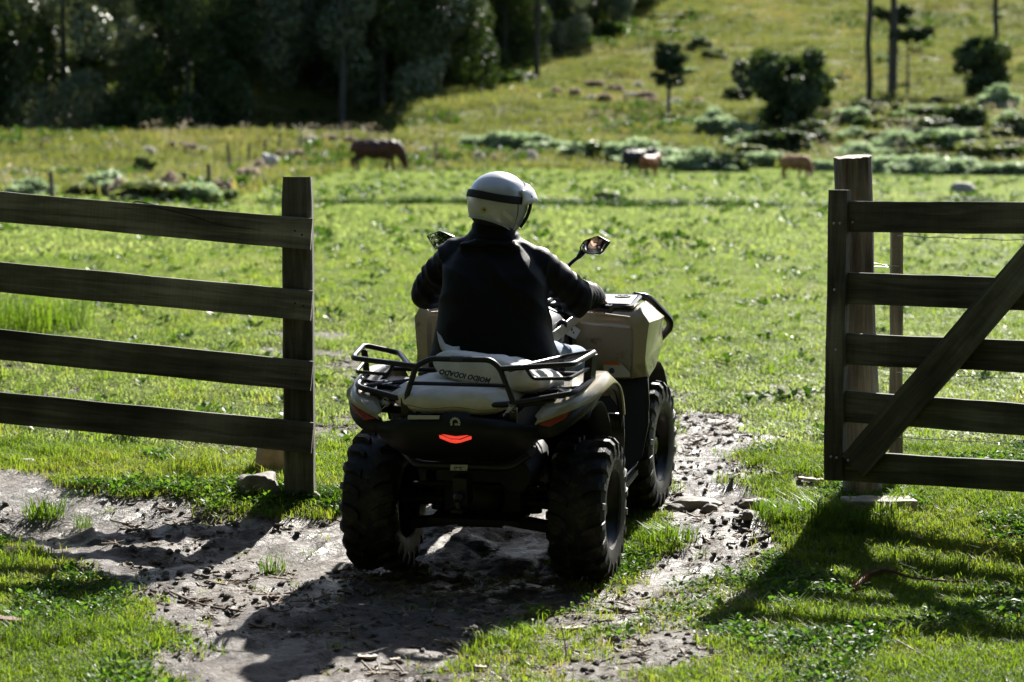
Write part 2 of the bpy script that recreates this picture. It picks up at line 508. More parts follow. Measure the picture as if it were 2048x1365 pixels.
MT['twig'] = mat('brown_twig', (.07, .045, .03), .8, col2=(.16, .11, .08), nscale=12)
MT['dry'] = mat('dry_frond', (.10, .055, .035), .75, col2=(.22, .13, .085), nscale=10)
MT['chip'] = mat('pale_wood_chip', (.36, .30, .23), .8, col2=(.5, .44, .36), nscale=12, bump=.4, bscale=60)

# ------------------------------------------------------------------ ground
def axis_pts(segs):
    out = [segs[0][0]]
    for a, b, s0, s1 in segs:
        x = a
        while x < b - 1e-6:
            t = (x - a) / (b - a)
            x = min(b, x + s0 + (s1 - s0) * t)
            out.append(x)
    return np.array(out)
ys = axis_pts([(-25, 6.5, 4, .3), (6.5, 13.5, .03, .035), (13.5, 32, .045, .25), (32, 70, .3, .6), (70, 140, .7, 1.6), (140, 300, 2, 5), (300, 540, 6, 14)])
xp = axis_pts([(0, 2.6, .032, .034), (2.6, 7, .04, .18), (7, 40, .25, 1.5), (40, 240, 2, 14)])
xs = np.concatenate([-xp[::-1][:-1], xp])
GX, GY = np.meshgrid(xs, ys)
GZ = H(GX, GY)
nx, ny = len(xs), len(ys)
me = bpy.data.meshes.new('ground')
V = np.stack([GX, GY, GZ], -1).reshape(-1, 3)
ii = (np.arange(ny - 1)[:, None] * nx + np.arange(nx - 1)[None, :]).reshape(-1)
F = np.stack([ii, ii + 1, ii + nx + 1, ii + nx], -1)
me.vertices.add(len(V)); me.vertices.foreach_set('co', V.reshape(-1))
me.loops.add(F.size); me.loops.foreach_set('vertex_index', F.reshape(-1).astype(np.int32))
me.polygons.add(len(F)); me.polygons.foreach_set('loop_start', np.arange(0, F.size, 4, dtype=np.int32))
me.polygons.foreach_set('loop_total', np.full(len(F), 4, dtype=np.int32))
me.update(); me.validate()
MM = mudmask(GX, GY).reshape(-1)
a = me.attributes.new('mud', 'FLOAT', 'POINT'); a.data.foreach_set('value', MM.astype(np.float32))
# dry olive hill grass beyond the fence line, greener pasture before it
dry = (sstep(104, 116, GY + 3 * fbm(GX / 9, GY / 9, 2, 3)) + sstep(-7.2, -8.4, GX + .0 * GY + .09 * (GY - 62) * 0) * sstep(60, 66, GY + (GX + 8) * .9)).reshape(-1)
a = me.attributes.new('dry', 'FLOAT', 'POINT'); a.data.foreach_set('value', np.clip(dry, 0, 1).astype(np.float32))

m, t, out = nodes('earth_and_turf'); L = t.links.new
g = N(t, 'ShaderNodeNewGeometry')
am = N(t, 'ShaderNodeAttribute', attribute_name='mud'); ad = N(t, 'ShaderNodeAttribute', attribute_name='dry')
n1 = N(t, 'ShaderNodeTexNoise', i_Scale=2.3, i_Detail=8.0, i_Roughness=.7); L(g.outputs['Position'], n1.inputs['Vector'])
n2 = N(t, 'ShaderNodeTexNoise', i_Scale=26.0, i_Detail=6.0, i_Roughness=.7); L(g.outputs['Position'], n2.inputs['Vector'])
n3 = N(t, 'ShaderNodeTexNoise', i_Scale=.12, i_Detail=9.0, i_Roughness=.62); L(g.outputs['Position'], n3.inputs['Vector'])
mud = ramp(t, n1.outputs[0], [(.3, (.042, .031, .022)), (.5, (.092, .073, .058)), (.68, (.17, .143, .12))])
crumb = ramp(t, n2.outputs[0], [(.40, (.35, .32, .28)), (.52, (1, 1, 1))])
mcr = N(t, 'ShaderNodeMix', data_type='RGBA', blend_type='MULTIPLY'); mcr.inputs[0].default_value = .8; L(mud, mcr.inputs[6]); L(crumb, mcr.inputs[7]); mud = mcr.outputs[2]
soil = ramp(t, n2.outputs[0], [(.35, (.040, .036, .020)), (.65, (.095, .085, .045))])
past = ramp(t, n3.outputs[0], [(.38, (.12, .145, .05)), (.62, (.18, .205, .08))])
hill = ramp(t, n3.outputs[0], [(.36, (.070, .080, .022)), (.5, (.105, .118, .036)), (.64, (.14, .13, .045))])
far = N(t, 'ShaderNodeMapRange', i_1=16.0, i_2=45.0); sx = N(t, 'ShaderNodeSeparateXYZ'); L(g.outputs['Position'], sx.inputs[0]); L(sx.outputs[1], far.inputs[0])
a1 = N(t, 'ShaderNodeMix', data_type='RGBA'); L(far.outputs[0], a1.inputs[0]); L(soil, a1.inputs[6]); L(past, a1.inputs[7])
a2 = N(t, 'ShaderNodeMix', data_type='RGBA'); L(ad.outputs['Fac'], a2.inputs[0]); L(a1.outputs[2], a2.inputs[6]); L(hill, a2.inputs[7])
mm = N(t, 'ShaderNodeMath', operation='MULTIPLY_ADD', use_clamp=True); mm.inputs[1].default_value = 1.0
sub = N(t, 'ShaderNodeMath', operation='MULTIPLY_ADD'); sub.inputs[1].default_value = .9; sub.inputs[2].default_value = -.45
L(n2.outputs[0], sub.inputs[0]); L(am.outputs['Fac'], mm.inputs[0]); L(sub.outputs[0], mm.inputs[2])
fm = ramp(t, mm.outputs[0], [(.25, (0, 0, 0)), (.55, (1, 1, 1))])
a3 = N(t, 'ShaderNodeMix', data_type='RGBA'); L(fm, a3.inputs[0]); L(a2.outputs[2], a3.inputs[6]); L(mud, a3.inputs[7])
p = N(t, 'ShaderNodeBsdfPrincipled'); L(a3.outputs[2], p.inputs['Base Color'])
wet = ramp(t, n1.outputs[0], [(.40, (.30, .30, .30)), (.58, (.68, .68, .68))])
rg = N(t, 'ShaderNodeMix', data_type='RGBA'); L(fm, rg.inputs[0]); rg.inputs[6].default_value = (.9, .9, .9, 1); L(wet, rg.inputs[7]); L(rg.outputs[2], p.inputs['Roughness'])
sp = N(t, 'ShaderNodeMapRange', i_3=.1, i_4=.28); L(fm, sp.inputs[0]); L(sp.outputs[0], p.inputs['Specular IOR Level'])
n4 = N(t, 'ShaderNodeTexNoise', i_Scale=75.0, i_Detail=7.0, i_Roughness=.75); L(g.outputs['Position'], n4.inputs['Vector'])
hs = N(t, 'ShaderNodeMath', operation='MULTIPLY_ADD'); hs.inputs[1].default_value = .55; L(n4.outputs[0], hs.inputs[0]); L(n2.outputs[0], hs.inputs[2])
b = N(t, 'ShaderNodeBump', i_Strength=1.0, i_Distance=.035); L(hs.outputs[0], b.inputs['Height']); L(b.outputs[0], p.inputs['Normal'])
L(p.outputs[0], out.inputs[0])
MT['ground'] = m
go = link('ground', me, m, None, 180)
tag(go, 'rutted muddy farm track through green pasture rising to a hillside', kind='structure')

# ------------------------------------------------------------------ grass
def blades(n, spread, h0, h1, w, lean, seed, curl=.5):
    g = np.random.default_rng(seed); mb = MB()
    for i in range(n):
        r = spread * math.sqrt(g.random()); a = g.random() * 6.283
        bx, by = r * math.cos(a), r * math.sin(a)
        d = g.random() * 6.283; h = h0 + (h1 - h0) * g.random() ** 1.3; l = lean * h * (.3 + g.random())
        dx, dy = math.cos(d), math.sin(d); ww = w * (.6 + .6 * g.random()); px_, py_ = -dy * ww / 2, dx * ww / 2
        mid = (bx + dx * l * .35, by + dy * l * .35, h * .6); top = (bx + dx * l * (1 + curl), by + dy * l * (1 + curl), h * (1 - .25 * curl * lean))
        mb.add([(bx - px_, by - py_, -.01), (bx + px_, by + py_, -.01), (mid[0] + px_ * .8, mid[1] + py_ * .8, mid[2]), (mid[0] - px_ * .8, mid[1] - py_ * .8, mid[2]), top], [(0, 1, 2, 3), (3, 2, 4)])
    return mb
def rosette(n, spread, size, tilt, seed, hgt=.02):
    g = np.random.default_rng(seed); mb = MB()
    for i in range(n):
        a = g.random() * 6.283; r = spread * (.2 + .8 * g.random()); s = size * (.6 + .7 * g.random()); tl = tilt * (.3 + g.random())
        c = np.array([r * math.cos(a), r * math.sin(a), hgt * (.5 + g.random())])
        u = np.array([math.cos(a) * math.cos(tl), math.sin(a) * math.cos(tl), math.sin(tl)]); w = np.array([-math.sin(a), math.cos(a), (g.random() - .5) * .7])
        mb.add([c - u * s * .5, c + w * s * .32, c + u * s * .5 + np.array([0, 0, -.15 * s]), c - w * s * .32], [(0, 1, 2, 3)])
    return mb
def chips(n, spread, l0, l1, w, seed):
    g = np.random.default_rng(seed); mb = MB()
    for i in range(n):
        a = g.random() * 6.283; r = spread * g.random(); l = l0 + (l1 - l0) * g.random(); d = g.random() * 6.283
        c = (r * math.cos(a), r * math.sin(a), w * .4)
        mb.box(c, (l, w * (.5 + g.random()), w * (.3 + .6 * g.random())), (g.random() * .4 - .2, g.random() * .4 - .2, d))
    return mb
def pebble(seed, flat=.6):
    g = np.random.default_rng(seed); mb = MB(); mb.ell((0, 0, flat * .3), (1, .8, flat), 8, 5)
    v = mb.v[0]; v *= (1 + .35 * (g.random((len(v), 1)) - .5))
    return mb

MT['lawn'] = leafmat('short_grass', (.055, .095, .014), (.115, .165, .030), (.19, .18, .06), .55, .45, .008, .8)
MT['lawn_yellow'] = leafmat('yellowing_grass', (.09, .12, .02), (.17, .18, .04), (.26, .22, .10), .5, .4, .015, .9)
MT['clover'] = leafmat('clover_leaves', (.022, .058, .012), (.055, .115, .02), (.10, .15, .03), .48, .36, .007, 1.2)
MT['meadow'] = leafmat('pasture_grass', (.122, .168, .052), (.178, .225, .088), (.235, .25, .118), .58, .40, .012, .22, tt=(1.42, 1.45, .88))
MT['weed'] = leafmat('dark_pasture_weed', (.018, .040, .010), (.035, .07, .016), None, .4, .4, .015)
MT['hillgrass'] = leafmat('olive_hill_grass', (.078, .096, .026), (.120, .136, .050), (.21, .175, .09), .5, .45, .01, .10, tt=(1.45, 1.45, .7))
MT['straw'] = leafmat('pinkish_dry_seed_heads', (.19, .165, .11), (.28, .25, .18), (.38, .345, .28), .4, .5, .02, tt=(1.3, 1.25, 1.1))
MT['litter'] = mat('dead_stems', (.14, .10, .065), .8, col2=(.32, .26, .19), nscale=30)

PROTO = bpy.data.collections.new('grass_kinds')
def protos(name, lst):
    c = bpy.data.collections.new(name)
    for i, (mb, mt) in enumerate(lst):
        me = mb.mesh('%s_%02d' % (name, i)); me.materials.append(mt)
        o = bpy.data.objects.new('%s_%02d' % (name, i), me); c.objects.link(o)
    return c
def scatter(name, P, yaw, tilt, scl, idx, coll, label):
    """one object of uncountable plants: points that carry turn, size and kind"""
    me = bpy.data.meshes.new(name)
    n = len(P)
    me.vertices.add(n); me.vertices.foreach_set('co', np.asarray(P, np.float32).reshape(-1))
    g = np.random.default_rng(n)
    rot = np.stack([tilt * (g.random(n) - .5) * 2, tilt * (g.random(n) - .5) * 2, yaw], -1)
    me.attributes.new('turn', 'FLOAT_VECTOR', 'POINT').data.foreach_set('vector', rot.astype(np.float32).reshape(-1))
    me.attributes.new('size', 'FLOAT', 'POINT').data.foreach_set('value', np.asarray(scl, np.float32))
    me.attributes.new('kind_index', 'INT', 'POINT').data.foreach_set('value', np.asarray(idx, np.int32))
    o = bpy.data.objects.new(name, me); COL.objects.link(o)
    ng = bpy.data.node_groups.new(name, 'GeometryNodeTree')
    ng.interface.new_socket('Geometry', in_out='INPUT', socket_type='NodeSocketGeometry')
    ng.interface.new_socket('Geometry', in_out='OUTPUT', socket_type='NodeSocketGeometry')
    gi, gg = ng.nodes.new('NodeGroupInput'), ng.nodes.new('NodeGroupOutput')
    ip = ng.nodes.new('GeometryNodeInstanceOnPoints')
    ci = ng.nodes.new('GeometryNodeCollectionInfo'); ci.inputs['Collection'].default_value = coll
    ci.inputs['Separate Children'].default_value = True; ci.inputs['Reset Children'].default_value = True
    def na(nm, ty):
        q = ng.nodes.new('GeometryNodeInputNamedAttribute'); q.data_type = ty; q.inputs['Name'].default_value = nm
        return q.outputs[0]
    ng.links.new(gi.outputs[0], ip.inputs['Points']); ng.links.new(ci.outputs[0], ip.inputs['Instance'])
    ip.inputs['Pick Instance'].default_value = True
    ng.links.new(na('kind_index', 'INT'), ip.inputs['Instance Index'])
    ng.links.new(na('turn', 'FLOAT_VECTOR'), ip.inputs['Rotation'])
    ng.links.new(na('size', 'FLOAT'), ip.inputs['Scale'])
    ng.links.new(ip.outputs[0], gg.inputs[0])
    md = o.modifiers.new('plants', 'NODES'); md.node_group = ng
    return tag(o, label, None, None, 'stuff')

def wedge(n, y0, y1, k=.225, pad=.5, seed=1, extra=0.0):
    """points over the ground in view, at full density there and thinner in a margin to either side"""
    g = np.random.default_rng(seed)
    ym = (y0 + y1) / 2; dens = n / ((y1 - y0) * 2 * (k * ym + pad))
    W = k * y1 + pad + extra; N_ = int(dens * (y1 - y0) * 2 * W)
    y = y0 + (y1 - y0) * g.random(N_); x = (g.random(N_) * 2 - 1) * W
    inside = np.abs(x) < k * y + pad
    ok = inside | ((np.abs(x) < k * y + pad + extra) & (g.random(N_) < .6))
    return x[ok], y[ok], g

# near turf, clover and weeds
x, y, g = wedge(56000, 6.6, 13.2, .225, .55, 3, 2.2)
mk = mudmask(x, y); dens = .5 + .5 * fbm(x * 1.1, y * 1.1, 3, 71)
patch = fbm(x * 2.3, y * 2.3, 3, 77)
keep = (mk < .50 + .12 * patch) & (g.random(len(x)) < np.clip(.62 + .55 * dens, .25, 1)) | ((mk > .35) & (mk < .75) & (patch > .12) & (g.random(len(x)) < .5)) | (g.random(len(x)) < .005)
keep &= ~((mk > .16) & (mk < .6) & (g.random(len(x)) < .55))      # thin, trodden turf beside the track
x, y, mk, patch = x[keep], y[keep], mk[keep], patch[keep]
idx = g.integers(0, 4, len(x))
tall = (patch + .5 * fbm(x * .8, y * .8, 2, 79) > .75) & (g.random(len(x)) < .35) & (mk < .2)
idx[tall] = 4 + g.integers(0, 2, tall.sum())
clo = (fbm(x * 1.7, y * 1.7, 2, 83) > .18) & (g.random(len(x)) < .55)
idx[clo] = 6 + g.integers(0, 2, clo.sum())
yel = (g.random(len(x)) < .05) | ((mk > .12) & (g.random(len(x)) < .4))
idx[yel] = 8
near_protos = protos('turf_kind', [(blades(15, .05, .012, .042, .0046, .7, 11, .3), MT['lawn']), (blades(14, .06, .010, .036, .0050, .9, 12, .3), MT['lawn']), (blades(12, .05, .015, .05, .0045, .7, 13, .4), MT['lawn']), (blades(15, .06, .012, .038, .0055, 1.0, 14, .3), MT['lawn']),
    (blades(16, .04, .03, .085, .0045, .8, 15, .6), MT['lawn']), (blades(14, .035, .04, .10, .005, .7, 16, .7), MT['lawn']), (rosette(16, .06, .022, .5, 17, .022), MT['clover']), (rosette(12, .07, .030, .7, 18, .03), MT['clover']), (blades(9, .05, .012, .04, .004, .8, 19), MT['lawn_yellow'])])
scatter('grass', np.stack([x, y, H(x, y)], -1), g.random(len(x)) * 6.283, .12, .65 + .5 * g.random(len(x)), idx, near_protos, 'short mixed turf of grass and clover beside the track')

# turf beyond the gate
x, y, g = wedge(85000, 13.2, 34, .225, .8, 5, 4.0)
mk = mudmask(x, y); patch = fbm(x * 1.1, y * 1.1, 3, 91)
keep = (mk < .42 + .15 * patch) & (g.random(len(x)) < np.clip(.75 + .4 * patch, .35, 1)) | ((mk >= .4) & (mk < .8) & (patch > .15) & (g.random(len(x)) < .35))
x, y, patch = x[keep], y[keep], patch[keep]
idx = g.integers(0, 3, len(x)); idx[g.random(len(x)) < .010] = 3; idx[g.random(len(x)) < .05] = 4
mid_protos = protos('field_kind', [(blades(15, .11, .014, .045, .009, 1.1, 21), MT['meadow']), (blades(15, .12, .014, .040, .010, 1.3, 22), MT['meadow']), (blades(16, .12, .012, .035, .010, 1.5, 23), MT['meadow']), (rosette(14, .10, .06, .8, 24, .05), MT['weed']), (blades(12, .07, .04, .12, .007, .9, 25, .8), MT['lawn'])])
scatter('pasture_grass', np.stack([x, y, H(x, y)], -1), g.random(len(x)) * 6.283, .12, .8 + .6 * g.random(len(x)), idx, mid_protos, 'bright cropped pasture grass behind the gate')

# wide pasture up to the shrubs
x, y, g = wedge(120000, 34, 108, .225, 1.5, 6, 9.0)
patch = fbm(x * .55, y * .4, 3, 95)
idx = g.integers(0, 3, len(x)); idx[g.random(len(x)) < .008] = 3
idx[(np.abs(y - 59.5 + 1.2 * vnoise(x / 7, y * 0, 5)) < 1.4) & (g.random(len(x)) < .55) & (x > -6)] = 4
fld_protos = protos('far_field_kind', [(blades(15, .30, .02, .055, .024, 1.2, 31), MT['meadow']), (blades(15, .32, .02, .05, .028, 1.4, 32), MT['meadow']), (blades(16, .34, .016, .045, .030, 1.6, 33), MT['meadow']), (rosette(14, .20, .12, .8, 34, .08), MT['weed']), (blades(20, .16, .12, .30, .02, .7, 35, .7), MT['weed'])])
left_rough = (x < -7.6) & (y > 60 - (x + 8) * .9)
x, y, idx = x[~left_rough], y[~left_rough], idx[~left_rough]
scatter('distant_pasture', np.stack([x, y, H(x, y)], -1), g.random(len(x)) * 6.283, .1, .8 + .7 * g.random(len(x)), idx, fld_protos, 'pale green grazed pasture around the cattle')

# rough olive grass left of the fence line and up the hill
x, y, g = wedge(90000, 60, 285, .225, 4, 8, 18)
ok = (y > 108) | ((x < -7.6) & (y > 60 - (x + 8) * .9))
x, y = x[ok], y[ok]
patch = fbm(x * .12, y * .10, 4, 97)
pk = g.random(len(x))
idx = g.integers(0, 3, len(x)); idx[(patch > .45) & (pk < .10) & (y < 150)] = 3; idx[(patch < -.45) & (pk < .22)] = 4
hil_protos = protos('hill_kind', [(blades(16, .5, .12, .32, .045, .9, 41), MT['hillgrass']), (blades(16, .55, .1, .28, .05, 1.1, 42), MT['hillgrass']), (blades(18, .4, .15, .42, .04, .8, 43), MT['hillgrass']), (rosette(16, .28, .13, .9, 44, .38), MT['straw']), (rosette(22, .35, .2, .9, 45, .25), MT['weed'])])
scatter('hill_grass', np.stack([x, y, H(x, y)], -1), g.random(len(x)) * 6.283, .1, .7 + .8 * g.random(len(x)), idx, hil_protos, 'rough olive and straw grass on the hillside')

# broken mud, pebbles and dead stems on the track
x, y, g = wedge(24000, 7, 19, .225, .5, 9, 1.0)
mk = mudmask(x, y); keep = (mk > .3) & (fbm(x * 2, y * 2, 2, 13) > -.35)
x, y = x[keep], y[keep]
idx = g.choice([0, 1, 2, 3, 4], len(x), p=[.28, .22, .28, .16, .06])
pr = protos('litter_kind', [(pebble(1), MT['stone_dark']), (pebble(2, .45), MT['stone_dark']), (chips(4, 2.5, 2, 6, .35, 3), MT['litter']), (chips(3, 2.5, 1.5, 4, .5, 4), MT['twig']), (pebble(5, .4), MT['stone'])])
scl = .006 + .016 * g.random(len(x)) ** 2.2
scatter('debris', np.stack([x, y, H(x, y) + .001], -1), g.random(len(x)) * 6.283, .3, scl, idx, pr, 'crumbs of mud, pebbles and dead stems on the track')

# ------------------------------------------------------------------ quad bike (x right, y forward, z up; rear axle over the origin)
MQ = Matrix.Translation((-.112, 10.55, 0)) @ Matrix.Rotation(R(-13.6), 4, 'Z') @ Matrix.Rotation(R(5.9), 4, 'X') @ Matrix.Rotation(R(.57), 4, 'Y')
atv = thing('quad_bike', 'tan and black four wheel quad bike with steel luggage racks driving through the gateway', 'quad bike', M=MQ)

def wheel(x, y, w, s, steer=0):
    Rr = .3175; hw = w / 2
    tmp = []
    mb = MB()
    prof = [(.165, -hw * .86), (.175, -hw * .93), (.215, -hw * 1.0), (.255, -hw * .99), (.278, -hw * .90), (.291, -hw * .62), (.296, 0), (.291, hw * .62), (.278, hw * .90), (.255, hw * .99), (.215, hw * 1.0), (.175, hw * .93), (.165, hw * .86)]
    mb.lathe(prof, (0, 0, 0), (1, 0, 0), 64)
    nl = 20
    for k in range(nl):
        for sd_ in (-1, 1):
            a0 = 2 * math.pi * (k + (.5 if sd_ > 0 else 0)) / nl
            # a lug: bar running diagonally from near the centre line over the shoulder
            path = [(.03 * sd_ * hw / .12, -.02, .287, .314), (hw * .45 * sd_, .045, .286, .3165), (hw * .84 * sd_, .10, .279, .309), (hw * 1.0 * sd_, .115, .255, .288), (hw * 1.03 * sd_, .12, .225, .245)]
            wd = .021
            rings = []
            for (lx, da, r0, r1) in path:
                q = []
                for (rr_, tt) in ((r0, -wd), (r0, wd), (r1, wd * .72), (r1, -wd * .72)):
                    a = a0 + da * (1 if True else 0) + tt / .30
                    ex = lx if rr_ == r1 or abs(lx) < hw * .9 else lx * .96
                    q.append((ex, rr_ * math.sin(a), rr_ * math.cos(a)))
                rings.append(q)
            mb.loft(rings)
    t_ = mb.build('wheel', MT['rubber'], atv, 28)
    t_.location = (x, y, Rr); t_.rotation_euler = (0, 0, steer)
    rm = MB()
    o = s                                     # outer side
    rm.lathe([(.162, -hw * .86 * o), (.172, -hw * .80 * o), (.150, -hw * .5 * o), (.150, hw * .45 * o), (.158, hw * .66 * o), (.176, hw * .82 * o), (.180, hw * .87 * o), (.170, hw * .885 * o), (.160, hw * .78 * o), (.150, hw * .60 * o), (.143, hw * .30 * o), (.120, hw * .18 * o), (.112, hw * .30 * o), (.075, hw * .40 * o), (.060, hw * .36 * o), (.045, hw * .36 * o), (.042, hw * .62 * o), (.03, hw * .66 * o), (.002, hw * .66 * o)], (0, 0, 0), (1, 0, 0), 48)
    for k in range(8):
        a = 2 * math.pi * k / 8
        rm.box((hw * .34 * o, .118 * math.sin(a), .118 * math.cos(a)), (.03, .022, .055), (-a, 0, 0))
    for k in range(4):
        a = 2 * math.pi * k / 4 + .4
        rm.lathe([(.009, 0), (.009, .018), (.0, .02)], (hw * .36 * o, .054 * math.sin(a), .054 * math.cos(a)), (o, 0, 0), 6)
    rm.build('rim', MT['rim'], t_, 35)
    return t_
for s in (-1, 1):
    wheel(.458 * s, 0, .245, s)
    wheel(.462 * s, 1.295, .205, s, R(-3))

def mir(pts, s): return [(p[0] * s, p[1], p[2]) for p in pts]
def strip(mb, A, B, C=None, mi=0, thick=None):
    rows = [A, B] + ([C] if C else [])
    rings = [[rows[j][i] for j in range(len(rows))] for i in range(len(A))]
    mb.loft(rings, mi, False, False)

def solid(o, th, off=-1):
    sm_ = o.modifiers.new('thickness', 'SOLIDIFY'); sm_.thickness = th; sm_.offset = off
    return o

# rear bodywork
for s in (-1, 1):
    T = [(.345, -.455, .800), (.41, -.425, .835), (.475, -.355, .868), (.515, -.22, .888), (.525, -.06, .903), (.522, .08, .905), (.512, .20, .882), (.50, .28, .83), (.495, .335, .755)]
    U = [(.330, -.440, .812), (.36, -.39, .850), (.39, -.31, .880), (.41, -.2, .895), (.42, -.06, .906), (.42, .08, .906), (.42, .20, .882), (.42, .28, .82), (.42, .33, .75)]
    B = [(.335, -.468, .780), (.41, -.445, .808), (.495, -.375, .836), (.548, -.23, .852), (.566, -.06, .866), (.568, .08, .862), (.566, .21, .822), (.562, .30, .752), (.558, .355, .665)]
    mb = MB()
    Ts, Us, Bs = [spline(q, 4) for q in (T, U, B)]
    strip(mb, [tuple(p) for p in mir(Us, s)], [tuple(p) for p in mir(Ts, s)], [tuple(p) for p in mir(Bs, s)])
    solid(mb.build('rear_fender', MT['tan'], atv, 28), .008)
    # black trim below the painted edge, curling down to the reflector
    mb = MB()
    b2 = [(.30, -.462, .715), (.40, -.455, .725), (.475, -.395, .765), (.530, -.25, .810), (.545, -.06, .842), (.548, .08, .832), (.545, .21, .79), (.542, .30, .715), (.54, .36, .60)]
    Bt = [(p[0] - .006, p[1] + .004, p[2] + .004) for p in B]
    strip(mb, [tuple(p) for p in mir(spline(Bt, 4), s)], [tuple(p) for p in mir(spline(b2, 4), s)])
    solid(mb.build('fender_trim', MT['plastic'], atv, 50), .010)
    # dark wheel-arch liner
    mb = MB()
    rings = []
    for k in range(11):
        a = R(66 + 8.4 * k)
        y_ = .0 - .40 * math.cos(a); z_ = .33 + .46 * math.sin(a)
        rings.append([(.30 * s, y_, z_), (.50 * s, y_, min(z_, .78))])
    mb.loft(rings, 0, False, False)
    solid(mb.build('arch_liner', MT['under'], atv, 50), .008)
    mb = MB()
    mb.prism(mir([(.352, -.474, .782), (.472, -.404, .828), (.456, -.420, .800), (.40, -.464, .772)], s), (0, .012, 0))
    mb.build('reflector', MT['reflector'], atv, 20)
    # foot well and running board
    mb = MB()
    A = [(.548, .36, .66), (.540, .42, .54), (.52, .48, .42), (.50, .52, .33), (.50, .70, .30), (.51, .85, .31), (.53, .92, .36), (.55, .945, .48), (.56, .945, .60), (.556, .93, .715)]
    C_ = [(p[0] - .36, p[1], p[2]) for p in A]
    strip(mb, mir(A, s), mir(C_, s))
    solid(mb.build('footwell', MT['plastic_gloss'], atv, 45), .012)
    mb = MB()
    P0 = mir([(.556, .932, .722), (.40, .90, .705), (.30, .82, .70), (.40, .62, .34), (.50, .66, .318), (.53, .90, .345), (.556, .94, .50)], s)
    mb.prism(P0, (0, .012, .004)); mb.build('mud_guard', MT['plastic_gloss'], atv, 30)
    # front fender
    cols = [
        [(.20, .905, 1.028), (.20, .905, .97), (.20, .905, .90), (.20, .905, .83), (.20, .905, .73)],
        [(.235, .898, 1.030), (.232, .905, .97), (.23, .905, .90), (.23, .905, .82), (.23, .90, .722)],
        [(.36, .905, 1.022), (.36, .925, .955), (.36, .925, .89), (.36, .915, .80), (.37, .90, .716)],
        [(.478, .885, 1.014), (.480, .90, .95), (.480, .90, .885), (.480, .892, .80), (.480, .885, .724)],
        [(.490, .880, 1.022), (.498, .878, .955), (.498, .878, .885), (.495, .875, .80), (.492, .872, .726)],
        [(.522, .905, 1.056), (.566, .91, .985), (.556, .895, .895), (.550, .89, .82), (.552, .885, .735)],
        [(.512, 1.02, 1.048), (.584, 1.02, .980), (.562, 1.02, .89), (.553, 1.02, .82), (.550, 1.00, .715)],
        [(.490, 1.18, 1.035), (.577, 1.18, .962), (.558, 1.18, .885), (.552, 1.18, .83), (.552, 1.16, .735)],
        [(.462, 1.38, 1.012), (.55, 1.40, .935), (.54, 1.40, .88), (.538, 1.42, .84), (.538, 1.42, .80)],
        [(.40, 1.56, .975), (.45, 1.60, .91), (.45, 1.60, .87), (.45, 1.60, .83), (.45, 1.60, .79)],
        [(.20, 1.62, .955), (.2, 1.68, .90), (.2, 1.68, .86), (.2, 1.68, .82), (.2, 1.68, .78)]]
    mb = MB(); mb.loft([mir(c, s) for c in cols], 0, False, False)
    deck = [[(.20, .905, 1.028), (.22, 1.2, 1.0), (.2, 1.62, .955)], [(.36, .905, 1.022), (.38, 1.2, 1.0), (.32, 1.6, .965)], [(.478, .885, 1.014), (.46, 1.18, 1.02), (.40, 1.56, .975)], [(.522, .905, 1.056), (.49, 1.18, 1.035), (.40, 1.56, .976)]]
    mb.loft([mir(c, s) for c in deck], 0, False, False)
    solid(mb.build('front_fender', MT['tan'], atv, 24), .008)
    mb = MB()
    rings = []
    for k in range(10):
        a = R(8 + 17 * k)
        rings.append([(.26 * s, 1.295 - .40 * math.cos(a), .33 + .40 * math.sin(a)), (.525 * s, 1.295 - .40 * math.cos(a), .33 + .40 * math.sin(a))])
    mb.loft(rings, 0, False, False)
    solid(mb.build('arch_liner', MT['under'], atv, 50), .008)
    # headlight
    mb = MB(); mb.ell((.28 * s, 1.665, .86), (.10, .04, .05), 16, 10); mb.build('headlight', MT['mirror'], atv, 180)
    # side arm of the front bumper, from the rack corner forwards and down
    mb = MB()
    mb.tube(fillet(mir([(.40, 1.39, 1.035), (.468, 1.43, 1.020), (.556, 1.53, .895), (.552, 1.55, .855), (.46, 1.60, .755), (.30, 1.70, .60)], s), .03, 3), .020, 6)
    mb.build('bumper_arm', MT['plastic_gloss'], atv, 40, .003)
    # front luggage plate with a round mount
    mb = MB(); mb.prism(mir([(.26, 1.02, 1.044), (.455, 1.02, 1.044), (.425, 1.37, 1.032), (.26, 1.37, 1.032)], s), (0, 0, .010))
    lp = mb.build('rack_plate', MT['grey'], atv, 20, .003)
    mb = MB(); mb.lathe([(.038, 0), (.038, .006), (.026, .006), (.026, .003), (.012, .003), (.012, .008), (.0, .008)], (.372 * s, 1.27, 1.046), (0, 0, 1), 24); mb.build('mount', MT['plastic'], lp, 30)

# nose between the front fenders
mb = MB()
mb.loft([[(-.21, 1.62, .955), (-.1, 1.64, .965), (.1, 1.64, .965), (.21, 1.62, .955)], [(-.21, 1.685, .88), (-.1, 1.74, .88), (.1, 1.74, .88), (.21, 1.685, .88)], [(-.21, 1.66, .76), (-.12, 1.70, .72), (.12, 1.70, .72), (.21, 1.66, .76)], [(-.20, 1.56, .58), (-.12, 1.60, .55), (.12, 1.60, .55), (.20, 1.56, .58)]], 0, False, False)
mb.loft([[(-.21, .91, 1.025), (-.07, .93, 1.03), (.07, .93, 1.03), (.21, .91, 1.025)], [(-.21, 1.3, .99), (-.07, 1.3, 1.0), (.07, 1.3, 1.0), (.21, 1.3, .99)], [(-.21, 1.62, .955), (-.1, 1.64, .965), (.1, 1.64, .965), (.21, 1.62, .955)]], 0, False, False)
solid(mb.build('nose_panel', MT['plastic'], atv, 35), .01)
